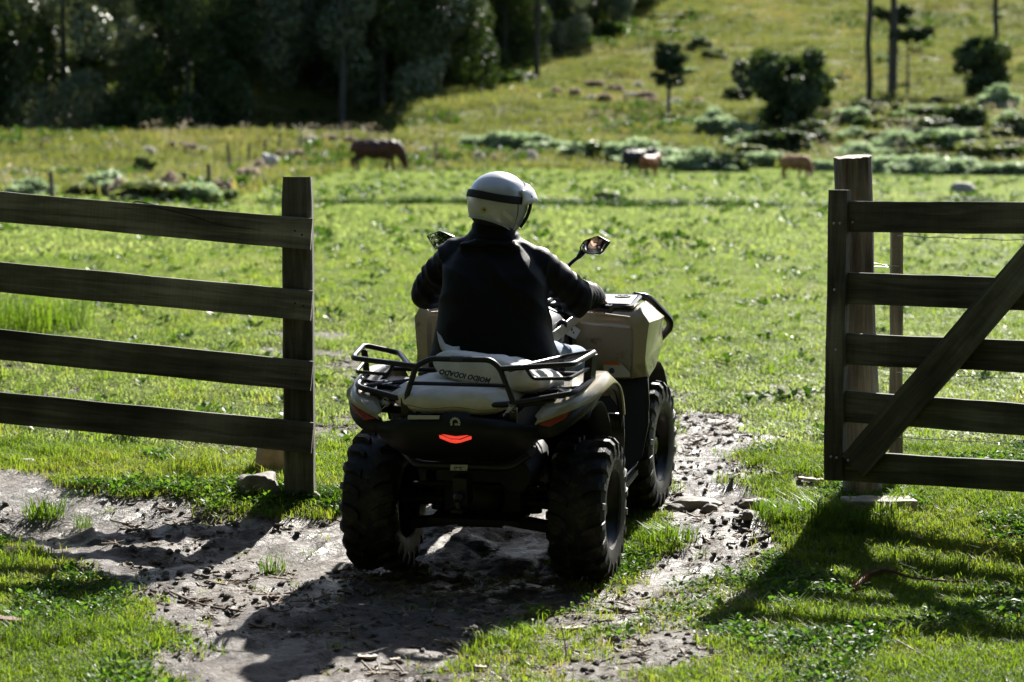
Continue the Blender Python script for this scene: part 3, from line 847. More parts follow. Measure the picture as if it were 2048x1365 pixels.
# front rack
mb = MB()
ring = [(-.462, 1.0, 1.040), (.462, 1.0, 1.040), (.436, 1.40, 1.028), (-.436, 1.40, 1.028)]
mb.tube(fillet(ring, .05, 4, True), .0125, 8, True)
for y_ in (1.13, 1.26): mb.tube([(-.455, y_, 1.036 - (y_ - 1) * .03), (.455, y_, 1.036 - (y_ - 1) * .03)], .009, 6)
for x_ in (-.24, -.08, .08, .24): mb.tube([(x_, 1.0, 1.041), (x_, 1.40, 1.029)], .011, 6)
for x_ in (-.36, -.12, .12, .36):
    mb.box((x_, 1.03, 1.005), (.02, .02, .075)); mb.box((x_ * .95, 1.36, .985), (.02, .02, .085))
mb.build('front_rack', MT['plastic_gloss'], atv, 40)
mb = MB(); mb.prism([(.10, 1.03, 1.046), (.215, 1.03, 1.046), (.215, 1.30, 1.036), (.10, 1.30, 1.036)], (0, 0, .012)); mb.prism([(-.20, 1.03, 1.046), (.05, 1.03, 1.046), (.05, 1.30, 1.036), (-.20, 1.30, 1.036)], (0, 0, .012))
mb.build('rack_lid', MT['grey'], atv, 20, .004)

# tank cover, console, gear lever
mb = MB()
def ring_sec(y_, hw, zt, zb, n=20, e=3.0):
    out = []
    for j in range(n):
        a = 2 * math.pi * j / n
        c, s_ = math.cos(a), math.sin(a)
        out.append((hw * math.copysign(abs(c) ** (2 / e), c), y_, (zt + zb) / 2 + (zt - zb) / 2 * math.copysign(abs(s_) ** (2 / e), s_)))
    return out
mb.loft([ring_sec(.40, .13, .90, .55), ring_sec(.50, .16, .99, .55), ring_sec(.60, .19, 1.05, .55), ring_sec(.72, .205, 1.075, .6), ring_sec(.84, .20, 1.075, .6), ring_sec(.93, .17, 1.05, .62), ring_sec(.98, .12, 1.0, .65)])
mb.build('tank_cover', MT['grey'], atv, 60)
mb = MB()
mb.tube([(-.205, .70, 1.045), (-.1, .70, 1.086), (0, .70, 1.09), (.1, .70, 1.086), (.205, .70, 1.045)], .004, 6); mb.build('cover_seam', MT['plastic'], atv, 40)
for s in (-1, 1):
    mb = MB(); mb.prism(mir([(.150, .50, .965), (.165, .50, .915), (.235, .84, .985), (.228, .865, 1.032)], s), (.012 * s, 0, .004)); mb.build('side_trim', MT['tan'], atv, 25, .004)
mb = MB(); mb.prism([(.195, .76, .950), (.240, .80, .915), (.255, .85, .950), (.212, .83, .985)], (-.01, .02, 0)); gp_ = mb.build('shift_plate', MT['sticker'], atv, 20, .003)
mb = MB(); mb.box((.222, .80, .962), (.006, .004, .012)); mb.box((.228, .81, .945), (.006, .004, .010)); mb.build('shift_letter', MT['ink'], gp_, 20)
mb = MB(); mb.tube([(.165, .70, .88), (.182, .71, .93), (.19, .72, .965)], .009, 8); gl_ = mb.build('gear_lever', MT['plastic'], atv, 40)
mb = MB(); mb.lathe([(.012, -.03), (.019, -.018), (.023, .005), (.024, .02), (.018, .032), (.002, .037)], (.193, .72, .985), (.1, .1, 1), 16); mb.build('knob', MT['plastic_gloss'], gl_, 60)

# handlebar, grips, mirrors
mb = MB()
mb.tube(fillet([(-.42, .70, 1.075), (-.26, .76, 1.095), (-.10, .83, 1.12), (-.06, .85, 1.05), (.06, .85, 1.05), (.10, .83, 1.12), (.26, .76, 1.095), (.42, .70, 1.085)], .04, 4), .011, 10)
mb.tube([(0, .85, 1.05), (0, .93, .75)], .022, 10)
mb.box((0, .84, 1.14), (.15, .10, .07), (R(-25), 0, 0))
hb = mb.build('handlebar', MT['frame'], atv, 40)
for s in (-1, 1):
    g0 = Vector((.285 * s, .75, 1.093)); g1 = Vector((.43 * s, .697, 1.078))
    mb = MB(); mb.tube([g0.lerp(g1, q) for q in (0, .1, .3, .5, .7, .9, .97, 1)], [.021, .018, .0175, .018, .0175, .018, .021, .021], 12); mb.build('grip', MT['rubber'], hb, 40)
    mb = MB(); mb.tube(fillet([(.25 * s, .79, 1.10), (.30 * s, .82, 1.09), (.42 * s, .765, 1.062)], .03, 4), [.006] * 7, 8); mb.box((.24 * s, .775, 1.10), (.05, .04, .04)); mb.build('brake_lever', MT['frame'], hb, 40)

head_c = Vector((-.004, .335, 1.614))       # helmet centre in quad-bike space
cam_l = MQ.inverted() @ Vector((0, 0, CAM_H))
for s in (-1, 1):
    c = Vector((.362, .66, 1.372)) if s > 0 else Vector((-.352, .66, 1.382))
    face = head_c + Vector((.035, .045, -.105)) if s > 0 else Vector((-1.2, -6, 2.4))
    nrm = ((face - c).normalized() + (cam_l - c).normalized()).normalized()
    out2 = [(-.076, -.012), (-.070, -.022), (-.036, -.036), (.030, -.034), (.038, -.030), (.072, .022), (.070, .028), (.017, .048), (.008, .048), (-.052, .025), (-.060, .018)]
    ux = Vector((0, 0, 1)).cross(nrm).normalized(); uz = nrm.cross(ux)
    Rm = .95
    mb = MB(); gsz = 22
    # convex mirror glass clipped to the kite-shaped outline
    pts = []
    ol = [Vector((p[0] * s, p[1])) * .93 for p in out2]
    if s < 0: ol = ol[::-1]
    rings = []
    for k in range(9):
        f = .02 + .98 * k / 8
        rg = []
        for i in range(len(ol)):
            for q in (0, .33, .66):
                v = (ol[i] * (1 - q) + ol[(i + 1) % len(ol)] * q) * f
                d = v.length
                rg.append(tuple(c + ux * v.x + uz * v.y + nrm * (.004 - (Rm - math.sqrt(Rm * Rm - d * d)))))
        rings.append(rg)
    mb.loft(rings, 0, True, False)
    mb.add([tuple(q) for q in rings[0]], [tuple(range(len(rings[0])))])
    glass = mb
    mb = MB()
    ol2 = [Vector((p[0] * s, p[1])) for p in out2]
    if s < 0: ol2 = ol2[::-1]
    def lay(f, dz): return [tuple(c + ux * (p.x * f) + uz * (p.y * f) + nrm * dz) for p in ol2]
    mb.loft([lay(.95, .0), lay(1.0, .004), lay(1.03, .0), lay(1.02, -.012), lay(.8, -.028), lay(.4, -.034)])
    mir_o = mb.build('mirror', MT['plastic_gloss'], atv, 40)
    g_o = glass.build('mirror_glass', MT['mirror'], mir_o, 180, fixn=False)
    # all normals towards the viewer
    mb = MB()
    b0 = c + ux * (-.062 * s) + uz * (-.02) - nrm * .012
    mb.tube(spline([b0, b0 + Vector((-.022 * s, .003, -.030)), (.235 * s, .69, 1.275), (.19 * s, .73, 1.19), (.165 * s, .78, 1.12)], 5), [.016] * 4 + [.013] * 2 + [.0085] * 15, 10); mb.build('stem', MT['plastic'], mir_o, 50)

# seat
mb = MB()
mb.loft([ring_sec(.02, .13, .86, .74), ring_sec(.08, .16, .90, .72), ring_sec(.22, .165, .90, .70), ring_sec(.36, .15, .89, .70), ring_sec(.48, .12, .90, .70), ring_sec(.54, .09, .90, .72)])
mb.build('seat', MT['seat'], atv, 60)

# rear rack
mb = MB()
RT = .0125
mb.tube(fillet([(-.23, -.42, .86), (-.182, -.42, 1.003), (-.118, -.42, 1.036), (.140, -.42, 1.038), (.180, -.42, 1.004), (.235, -.42, .862)], .025, 4), RT, 10)
for s in (-1, 1):
    mb.tube(fillet(mir([(.185, -.418, 1.002), (.478, -.362, 1.018), (.515, -.075, 1.022), (.36, -.055, .988), (.215, -.395, .995)], s), .035, 5), RT * .95, 10)
    mb.tube(fillet(mir([(.285, -.40, 1.006), (.312, -.392, .958), (.462, -.358, .958), (.500, -.10, .962)], s), .02, 4), .008, 8)
    mb.tube(fillet(mir([(.05, -.424, .845), (.20, -.422, .850), (.47, -.345, .892), (.50, -.09, .905)], s), .05, 5), RT, 10)
    mb.tube(mir([(.44, -.33, .89), (.25, -.02, .872)], s), .010, 8)
    mb.tube(mir([(.47, -.22, .893), (.30, -.26, .872)], s), .009, 8)
    mb.box((.235 * s, -.418, .80), (.03, .02, .13))
mb.tube([(-.06, -.424, .845), (.06, -.424, .845)], RT, 10)
mb.tube([(-.205, -.425, .930), (.21, -.425, .932)], .0085, 8)
for x_ in (-.18, -.06, .06, .18): mb.tube([(x_, -.42, .80), (x_, .05, .81)], .010, 8)
mb.tube([(-.45, .04, .90), (.45, .04, .90)], .011, 8)
mb.build('rear_rack', MT['frame'], atv, 45)
mb = MB(); mb.tube([(-.03, -.42, 1.0375), (.022, -.42, 1.0378)], .0139, 12); mb.build('clamp_sleeve', MT['grey'], atv, 40)
for s in (-1, 1):
    mb = MB(); mb.prism(mir([(.500, -.135, .885), (.512, -.075, .89), (.524, -.070, 1.012), (.512, -.130, 1.012)], s), (-.012 * s, 0, 0)); mb.prism(mir([(.470, -.140, .885), (.500, -.135, .885), (.512, -.130, 1.012), (.482, -.138, 1.012)], s), (0, .010, 0))
    mb.build('rack_bracket', MT['plastic'], atv, 20, .003)
    mb = MB(); mb.prism(mir([(.23, -.40, .852), (.40, -.37, .868), (.44, -.28, .876), (.43, -.03, .882), (.26, .02, .872)], s), (0, 0, -.02)); dk = mb.build('rack_deck', MT['plastic'], atv, 20, .004)
    mb = MB(); mb.lathe([(.056, 0), (.056, .012), (.046, .014), (.046, .008), (.036, .008), (.036, .016), (.024, .016), (.024, .010), (.014, .010), (.014, .018), (.001, .018)], (.405 * s, -.21, .876), (0, 0, 1), 32); mb.build('mount', MT['plastic_gloss'], dk, 30)

# tail panel, lamp, badge
mb = MB()
mb.loft([[(-.345, -.47, .765), (-.20, -.475, .795), (-.06, -.476, .805), (-.048, -.478, .822), (.052, -.478, .822), (.064, -.476, .805), (.20, -.475, .795), (.345, -.47, .765)],
         [(-.345, -.47, .72), (-.20, -.482, .73), (-.07, -.486, .735), (-.06, -.488, .74), (.06, -.488, .74), (.07, -.486, .735), (.20, -.482, .73), (.345, -.47, .72)],
         [(-.29, -.45, .66), (-.20, -.46, .655), (-.07, -.462, .65), (-.06, -.462, .65), (.06, -.462, .65), (.07, -.462, .65), (.20, -.46, .655), (.29, -.45, .66)],
         [(-.24, -.42, .62), (-.20, -.43, .61), (-.07, -.43, .605), (-.06, -.43, .605), (.06, -.43, .605), (.07, -.43, .605), (.20, -.43, .61), (.24, -.42, .62)]], 0, False, False)
solid(mb.build('tail_panel', MT['plastic'], atv, 30), .02)
mb = MB(); mb.prism([(-.205, -.480, .802), (-.068, -.482, .806), (-.070, -.482, .792), (-.205, -.480, .786)], (0, .012, 0)); mb.build('tail_decal', MT['sticker'], atv, 20)
mb = MB()
for s in (-1, 1):
    mb.prism(mir([(.0, -.490, .708), (.0, -.490, .694), (.022, -.490, .697), (.068, -.484, .712), (.070, -.484, .725), (.058, -.485, .724), (.02, -.490, .707)], s), (0, .02, 0))
    mb.prism(mir([(.0, -.489, .722), (.0, -.489, .713), (.02, -.489, .713), (.058, -.486, .728), (.052, -.486, .729)], s), (0, .02, 0))
mb.build('tail_light', MT['lamp'], atv, 20)
# toothed badge: an open ring with cog teeth and three small letters
mb = MB(); bc = Vector((.002, -.4885, .782))
for k in range(15):
    a = R(-35 + 250 * k / 14)
    a2 = R(-35 + 250 * (k + 1) / 14)
    if k < 14:
        P = [bc + Vector((q * math.cos(b_), 0, q * math.sin(b_))) for q, b_ in ((.0135, a), (.0165, a), (.0165, a2), (.0135, a2))]
        mb.prism([tuple(p) for p in P], (0, -.003, 0))
for k in range(9):
    a = R(-25 + 235 * k / 8)
    mb.box(bc + Vector((.0195 * math.cos(a), -.0015, .0195 * math.sin(a))), (.006, .003, .0062), (0, -a, 0))
bd = mb.build('badge', MT['silver'], atv, 20)

def text_mesh(body, size, bold=0.0):
    cu = bpy.data.curves.new('lettering', 'FONT'); cu.body = body; cu.size = size; cu.align_x = 'CENTER'; cu.align_y = 'CENTER'; cu.offset = bold; cu.resolution_u = 2
    o = bpy.data.objects.new('lettering', cu); COL.objects.link(o)
    dg = bpy.context.evaluated_depsgraph_get(); dg.update()
    me = bpy.data.meshes.new_from_object(o.evaluated_get(dg))
    bpy.data.objects.remove(o); bpy.data.curves.remove(cu)
    return me
tm = text_mesh('BRP', .0125, .0004); tm.transform(Matrix.Translation((.010, -.4905, .774)) @ Matrix.Rotation(R(90), 4, 'X'))
link('badge_letters', tm, MT['silver'], bd, 0)

# hitch bar with a small printed plate, underbody
mb = MB()
mb.tube(fillet([(-.27, -.33, .62), (-.20, -.40, .575), (.20, -.40, .575), (.27, -.33, .62)], .05, 4), .018, 10)
mb.box((0, -.38, .47), (.06, .10, .12)); mb.box((0, -.43, .40), (.05, .12, .012)); mb.tube([(0, -.46, .405), (0, -.46, .44)], .010, 8); mb.ell((0, -.46, .455), (.022, .022, .022), 12, 8)
mb.build('hitch_bar', MT['frame'], atv, 40)
mb = MB(); mb.prism([(-.040, -.421, .585), (.034, -.421, .587), (.030, -.421, .563), (-.042, -.421, .561)], (0, .004, 0)); hp = mb.build('hitch_plate', MT['sticker'], atv, 20)
mb = MB()
for x_ in (-.020, .004): mb.lathe([(.0035, 0), (.0065, 0), (.0065, .001), (.0035, .001), (.0035, 0)], (x_, -.4215, .571), (0, -1, 0), 14)
mb.prism([(-.024, -.4225, .577), (-.002, -.4225, .577), (.006, -.4225, .581), (.001, -.4225, .574), (-.02, -.4225, .574)], (0, .001, 0))
for x_ in (.014, .018, .022): mb.box((x_, -.4225, .578), (.0026, .001, .003))
mb.box((.024, -.4225, .569), (.003, .001, .003))
mb.build('plate_print', MT['ink'], hp, 0)

mb = MB()
mb.box((0, .45, .42), (.34, 1.0, .30)); mb.box((0, 1.15, .42), (.28, .7, .22)); mb.box((0, .55, .285), (.40, 1.5, .02)); mb.box((0, .1, .60), (.30, .7, .25))
mb.ell((.0, .0, .36), (.11, .14, .11), 16, 10); mb.box((.0, .02, .26), (.20, .26, .04))
for s in (-1, 1):
    mb.tube([(.06 * s, 0, .34), (.36 * s, 0, .32)], .022, 10)                      # half shaft
    mb.ell((.15 * s, 0, .335), (.05, .04, .04), 12, 8)
    mb.box((.25 * s, .02, .225), (.30, .07, .04), (0, R(8 * s), 0)); mb.box((.25 * s, .24, .30), (.24, .06, .04))
    mb.tube([(.22 * s, .02, .28), (.19 * s, .05, .66)], .030, 12)                   # shock
    for k in range(7): mb.tube([Vector((.22 * s, .02, .32)) + Vector((-.0045 * s * k, .005 * k, .042 * k)) + Vector((.044 * math.cos(q), .044 * math.sin(q), 0)) for q in np.linspace(0, 2 * math.pi, 12, endpoint=False)], .007, 6, True)
    mb.box((.25 * s, 1.295, .26), (.30, .07, .04)); mb.tube([(.22 * s, 1.295, .28), (.2 * s, 1.25, .75)], .03, 10); mb.tube([(.06 * s, 1.295, .34), (.38 * s, 1.295, .32)], .02, 8)
    mb.box((.42 * s, .62, .285), (.20, .46, .025))
mb.tube(spline([(.20, .05, .55), (.22, -.12, .52), (.2, -.28, .52)], 4), .075, 14)   # silencer
mb.tube([(-.3, -.1, .42), (.3, -.1, .42)], .012, 8)
mb.build('chassis', MT['under'], atv, 40)
# warning label on the fender
mb = MB(); wy = .884
def on_f(x_, z_): return (x_, .8835 + .02 * max(0, .48 - x_) * 1.0 - .0, z_)
lab = [(.352, .892, .722), (.480, .879, .732), (.478, .8795, .752), (.438, .885, .792), (.415, .888, .802), (.36, .894, .800), (.352, .894, .79)]
mb.prism(lab, (0, .004, 0)); wl = mb.build('warning_label', MT['sticker'], atv, 20)
mb = MB(); mb.prism([(.353, .8915, .783), (.436, .8825, .785), (.416, .8855, .8025), (.36, .8915, .8005), (.353, .8915, .791)], (0, .002, 0)); mb.build('label_band', MT['orange'], wl, 20)
mb = MB(); mb.lathe([(.0135, 0), (.0135, .001), (0, .0012)], (.392, .886, .757), (0, -1, 0), 20); mb.build('label_print', MT['decal_blue'], wl, 20)

# ------------------------------------------------------------------ sacks on the rear rack
def pillow(L, W, T, seed, e=2.6, nu=72, nv=44):
    """filled sack: rounded box pinched to seams at its ends, with soft folds"""
    V = []
    for i in range(nv + 1):
        v = math.pi * i / nv
        for j in range(nu):
            u = 2 * math.pi * j / nu
            cx, cy = math.cos(u), math.sin(u)
            x = L / 2 * math.copysign(abs(cx) ** .52, cx); y = W / 2 * math.copysign(abs(cy) ** .52, cy)
            s_ = math.sin(v) ** .75; z = T / 2 * math.copysign(abs(math.cos(v)) ** .75, math.cos(v))
            x *= s_ ** .6; y *= s_ ** .6
            n = mnoise.noise(Vector((x * 9 + seed, y * 9, z * 7))) * .010 + mnoise.noise(Vector((x * 24, y * 24 + seed, z * 18))) * .005
            edge = (abs(x) / (L / 2)) ** 4
            n += edge * .008 * math.sin(y * 95 + seed + 4 * mnoise.noise(Vector((x * 6, y * 6, seed)))) + .004 * (abs(y) / (W / 2)) ** 4 * math.sin(x * 70 + seed)
            V.append((x + n * cx, y + n * cy, z * (1 - .35 * edge) + n * 1.2))
    rings = np.array(V).reshape(nv + 1, nu, 3)
    mb = MB(); mb.loft(rings[::-1]); return mb
def put(me_mb, c, rot):
    Mx = Matrix.Translation(c) @ Euler(rot).to_matrix().to_4x4()
    return Mx
def sack(name, label, L, W, T, c, rot, seed, sag=None):
    mb = pillow(L, W, T, seed)
    if sag: 
        V = np.vstack(mb.v); V[:, 2] += sag(V); mb.v = [V]
    o = mb.build(name, MT['sack'], None, 180)
    o.matrix_basis = MQ @ put(mb, c, rot)
    return tag(o, label, 'sack', 'sacks tied on the rear rack')
s1 = sack('feed_sack', 'lower cream feed sack lying flat on the rear rack with a stained end', .55, .47, .125, (-.04, -.21, .850), (R(0), R(0), R(-1)), 3.1)
s2 = sack('feed_sack', 'upper white feed sack printed with upside-down black letters, twisted open corner', .54, .35, .148, (.105, -.145, .931), (R(-13), R(6), R(-11)), 8.4)
# twisted corner of the upper sack
mb = MB()
rings = []
for k, (p, r1, r2, tw) in enumerate([((-.21, .02, .02), .075, .05, 0), ((-.255, .03, .04), .055, .030, .2), ((-.285, .035, .062), .036, .014, .5), ((-.305, .03, .085), .045, .012, .9), ((-.325, .03, .108), .028, .008, 1.2), ((-.33, .03, .118), .010, .004, 1.3)]):
    rg = []
    for j in range(20):
        a = 2 * math.pi * j / 20
        q = 1 + .22 * math.sin(5 * a + k)
        b1, b2 = r1 * math.cos(a) * q, r2 * math.sin(a) * q
        rg.append((p[0] - .3 * b1 * math.sin(tw), p[1] + b1 * math.cos(tw) * .6 - b2 * math.sin(tw), p[2] + b2 + .6 * b1 * math.sin(tw)))
    rings.append(rg)
mb.loft(rings); mb.build('sack_corner', MT['sack'], s2, 60)
# printed lettering wrapped on the side that faces the camera
dg = bpy.context.evaluated_depsgraph_get(); dg.update()
def wrap(tm, o, Mloc, push=.0012):
    import bmesh
    bm = bmesh.new(); bm.from_mesh(tm); bmesh.ops.triangulate(bm, faces=bm.faces)
    bmesh.ops.subdivide_edges(bm, edges=[e for e in bm.edges if e.calc_length() > .008], cuts=2)
    bm.to_mesh(tm); bm.free()
    bvh = BVHTree.FromPolygons([v.co for v in o.data.vertices], [p.vertices for p in o.data.polygons])
    d = (Mloc.to_3x3() @ Vector((0, 0, -1))).normalized()
    for v in tm.vertices:
        p = Mloc @ v.co
        h = bvh.ray_cast(p - d * .5, d, 2.0)
        v.co = (h[0] - d * push) if h[0] is not None else p
    return tm
tm = text_mesh('MOÍDO IODADO', .033, .0015)
tm.transform(Matrix.Diagonal((.92, 1.0, 1, 1)))
Ml = Matrix.Translation((-.020, -.30, -.031)) @ Matrix.Rotation(R(64), 4, 'X') @ Matrix.Rotation(R(180), 4, 'Z')
link('printed_letters', wrap(tm, s2, Ml), MT['ink'], s2, 0)
mb = MB(); q = []
bvh = BVHTree.FromPolygons([v.co for v in s1.data.vertices], [p.vertices for p in s1.data.polygons])
for k in range(40):
    x_ = -.25 + .5 * k / 39
    h = bvh.ray_cast(Vector((x_, -1, -.018 + .006 * math.sin(k * .35))), Vector((0, 1, 0)))
    if h[0] is not None: q.append(h[0] + Vector((0, -.001, 0)))
mb.tube(q, .0016, 5); mb.build('seam_thread', MT['thread'], s1, 0)
# frayed ends
g = np.random.default_rng(4)
for c0 in ((-.27, -.20, -.01), (.262, -.215, -.01)):
    mb = MB()
    for k in range(26):
        d = g.normal(size=3) * .009 + np.array([math.copysign(.016, c0[0]), -.010, 0]); a = np.array(c0) + g.normal(size=3) * .006
        mb.tube([a, a + d * .6 + g.normal(size=3) * .003, a + d], .0009, 4)
    fe = mb.build('frayed_end', MT['sack'], s1, 0); fe['kind'] = 'stuff'

# ------------------------------------------------------------------ rider
rider = thing('person', 'rider in black jacket and silver helmet looking down to the right on the quad bike', 'person', M=MQ)
yaw = R(-44)
Rh = Matrix.Rotation(yaw, 3, 'Z') @ Matrix.Rotation(R(-9), 3, 'X')    # the head turns right and dips
def hp3(f, r, u):
    return tuple(head_c + Rh @ Vector((r, f, u)))
def cap(mb, a, b, ra, rb, n=12, k=6):
    a, b = Vector(a), Vector(b)
    mb.tube([a.lerp(b, i / k) for i in range(k + 1)], [ra + (rb - ra) * i / k for i in range(k + 1)], n)
    mb.ell(a, (ra, ra, ra), 12, 8); mb.ell(b, (rb, rb, rb), 12, 8)
SH = {-1: ((-.192, .315, 1.360), (-.362, .42, 1.198), (-.372, .635, 1.135)), 1: ((.172, .315, 1.328), (.312, .47, 1.172), (.352, .655, 1.140))}
HIP = {-1: ((-.11, .20, .955), (-.30, .66, .90), (-.33, .60, .42)), 1: ((.11, .20, .955), (.262, .66, .838), (.325, .60, .42))}

body = MB()
# skull, jaw, neck
hrot = (R(-9), 0, yaw)
body.ell(hp3(-.012, 0, .03), (.074, .092, .088), 24, 16, hrot)
body.ell(hp3(.022, 0, -.055), (.060, .070, .075), 20, 14, hrot)
body.ell(hp3(.066, 0, -.108), (.030, .026, .024), 14, 10, hrot)
body.tube([hp3(.085, 0, .012), hp3(.100, 0, -.020), hp3(.110, 0, -.038)], [.011, .013, .016], 10)
for r_ in (-1, 1):
    body.ell(hp3(.096, .015 * r_, -.040), (.010, .012, .009), 10, 8, hrot)
    body.ell(hp3(.066, .040 * r_, -.030), (.026, .022, .022), 12, 8, hrot)
    body.ell(hp3(-.01, .078 * r_, -.015), (.010, .020, .032), 10, 8, hrot)
body.ell(hp3(.084, 0, -.072), (.026, .012, .008), 12, 8, hrot)
body.ell(hp3(.082, 0, -.084), (.024, .012, .008), 12, 8, hrot)
body.tube([(-.02, .30, 1.36), (-.018, .315, 1.45), tuple(head_c + Vector((0, -.005, -.06)))], [.075, .062, .062], 16)
for z_, x_, y_, rx, ry in ((.90, 0, .23, .17, .10), (1.05, 0, .24, .15, .09), (1.20, -.005, .26, .15, .08), (1.33, -.01, .285, .14, .06), (1.40, -.015, .30, .09, .05)):
    body.ell((x_, y_, z_), (rx, ry, .11), 18, 12)
for s in (-1, 1):
    S, E_, W = SH[s]
    cap(body, S, E_, .058, .047); cap(body, E_, W, .045, .032)
    Hh, K, A = HIP[s]
    cap(body, Hh, K, .085, .062); cap(body, K, A, .060, .042)
    # hand closed round the grip
    g0 = Vector((.285 * s, .75, 1.093)); g1 = Vector((.43 * s, .697, 1.078)); ax = (g1 - g0).normalized()
    gc = g0.lerp(g1, .50); bk = Vector((-ax.y, ax.x, 0)) * s
    if bk.y < 0: bk = -bk                        # away from the rider
    up = Vector((0, 0, 1))
    cap(body, W, gc - bk * .045 + up * .020, .031, .030)
    for i, (t_, ln) in enumerate(((.26, 1.0), (.42, 1.06), (.58, 1.0), (.73, .86))):
        c0 = g0.lerp(g1, t_)
        prev = gc - bk * .040 + up * .022 + ax * (t_ - .5) * .11
        chain = [prev, c0 + (up * .032 + bk * .006) * ln, c0 + (bk * .034 - up * .002) * ln, c0 - up * .030 * ln - bk * .004]
        body.tube(spline(chain, 4), [.0115] * 5 + [.0105] * 4 + [.0095] * 4, 8)
    th = g0.lerp(g1, .12)
    body.tube(spline([gc - bk * .045 + up * .012 - ax * .03, th - bk * .030 + up * .004, th - bk * .014 - up * .026, th + bk * .010 - up * .030], 4), [.014] * 5 + [.0125] * 4 + [.010] * 4, 8)
bme = remesh(body, .0055, 5, .5)
link('body', bme, MT['skin'], rider, 180)

def hairshell(name, parts, mt):
    mb = MB()
    for c, r in parts: mb.ell(c, r, 16, 10, hrot)
    return link(name, remesh(mb, .006, 3), mt, rider, 180)
hairshell('beard', [(hp3(.070, 0, -.116), (.040, .030, .026)), (hp3(.045, .045, -.10), (.024, .040, .036)), (hp3(.045, -.045, -.10), (.024, .040, .036)), (hp3(.015, .064, -.07), (.014, .034, .05)), (hp3(.015, -.064, -.07), (.014, .034, .05)), (hp3(.099, .016, -.060), (.022, .008, .007)), (hp3(.099, -.016, -.060), (.022, .008, .007)), (hp3(.0, .0, -.13), (.055, .05, .02))], MT['beard'])
mb = MB()
for r_ in (-1, 1):
    mb.ell(hp3(.094, .035 * r_, -.006), (.029, .007, .022), 16, 10, (R(-9), 0, yaw + R(-14 * r_)))
    mb.tube([hp3(.088, .062 * r_, .004), hp3(.06, .080 * r_, .004), hp3(-.01, .088 * r_, -.002)], .003, 6)
mb.tube([hp3(.100, -.012, .002), hp3(.104, 0, .005), hp3(.100, .012, .002)], .003, 6)
mb.build('sunglasses', MT['lens'], rider, 60)

# helmet: open face shell with cheek pieces, strap, peak and trim
RF, RS, RU = .144, .126, .128
def shell(th, u, off=0.0):
    """point on the shell at bearing th (0 = front, + = right) and height u"""
    if u >= 0: k = math.sqrt(max(0, 1 - (u / RU) ** 2))
    else: k = 1 - .30 * (u / .13) ** 2
    f, r = math.cos(th), math.sin(th)
    rf = RF * (1.0 if f > 0 else .98)
    n = Vector((r * RS, f * rf, 0)); n = n * k
    out = Vector((r, f, max(0, u) / RU * 1.1 + (0 if u >= 0 else .15 * u / RU))).normalized()
    return head_c + Rh @ (Vector((n.x, n.y, u)) + out * off)
def low(th):
    a = abs(math.degrees(th))
    if a < 47: return .045
    if a < 57: return .045 + (-.140 - .045) * ((a - 47) / 10)
    if a < 68: return -.140 + .008 * (a - 57) / 11
    back = min(1, (a - 68) / 92)
    return -.132 + .046 * math.sin(back * math.pi / 2) ** 1.0
NT, NU = 120, 26
ths = [-math.pi + 2 * math.pi * i / NT for i in range(NT)]
mb = MB(); rings = []
for k in range(NU + 1):
    rg = []
    for th in ths:
        lo = low(th); f = (k / NU)
        ang = f
        u = RU * .999 * math.cos(min(1, f / .62) * math.pi / 2) if f < .62 else 0
        if f >= .62: u = 0 + (f - .62) / .38 * lo if lo < 0 else lo
        u = max(u, lo)
        rg.append(tuple(shell(th, u)))
    rings.append(rg)
mb.loft(rings, 0, True, False); mb.add([rings[0][j] for j in range(NT)], [tuple(range(NT))])
hel = solid(mb.build('helmet', MT['helmet'], rider, 50), .010)
mb = MB(); mb.tube([shell(th, low(th) + .002, .0015) for th in ths], .0036, 6, True); mb.build('edge_trim', MT['rimtrim'], hel, 60)
# dark lining below the shell
mb = MB(); rings = []
for du, off in ((.010, -.013), (-.012, -.016), (-.032, -.026), (-.036, -.040)):
    rings.append([tuple(shell(th, low(th) + du, off)) for th in ths if abs(math.degrees(th)) > 70])
mb.loft(rings, 0, False, False); solid(mb.build('lining', MT['strap'], hel, 60), .006)
def band(thr, uc, hw, off, nm, mt, th_=.004):
    mb = MB()
    rings = []
    for th in np.linspace(*[R(q) for q in thr], 64):
        c = uc(math.degrees(th))
        rings.append([tuple(shell(th, c + q * hw, off)) for q in (-1, -.5, 0, .5, 1)])
    mb.loft(rings, 0, False, False)
    return solid(mb.build(nm, mt, hel, 60), th_, 1)
band((49, 311), lambda a: .020 - .018 * math.cos(R(a)) * 0 + .004 * math.cos(R(a * 2)) - .004, .0165, .0022, 'goggle_strap', MT['strap'])
# goggle frame edge in front of the opening
mb = MB()
mb.tube(spline([shell(R(51), -.105, .006), shell(R(49), -.06, .010), shell(R(48), -.01, .012), shell(R(48), .03, .010)], 5), .008, 8); mb.build('opening_edge', MT['strap'], hel, 60); mb = MB(); mb.tube(spline([shell(R(-51), -.105, .006), shell(R(-49), -.06, .010), shell(R(-48), .03, .010)], 5), .008, 8); mb.build('opening_edge', MT['strap'], hel, 60)
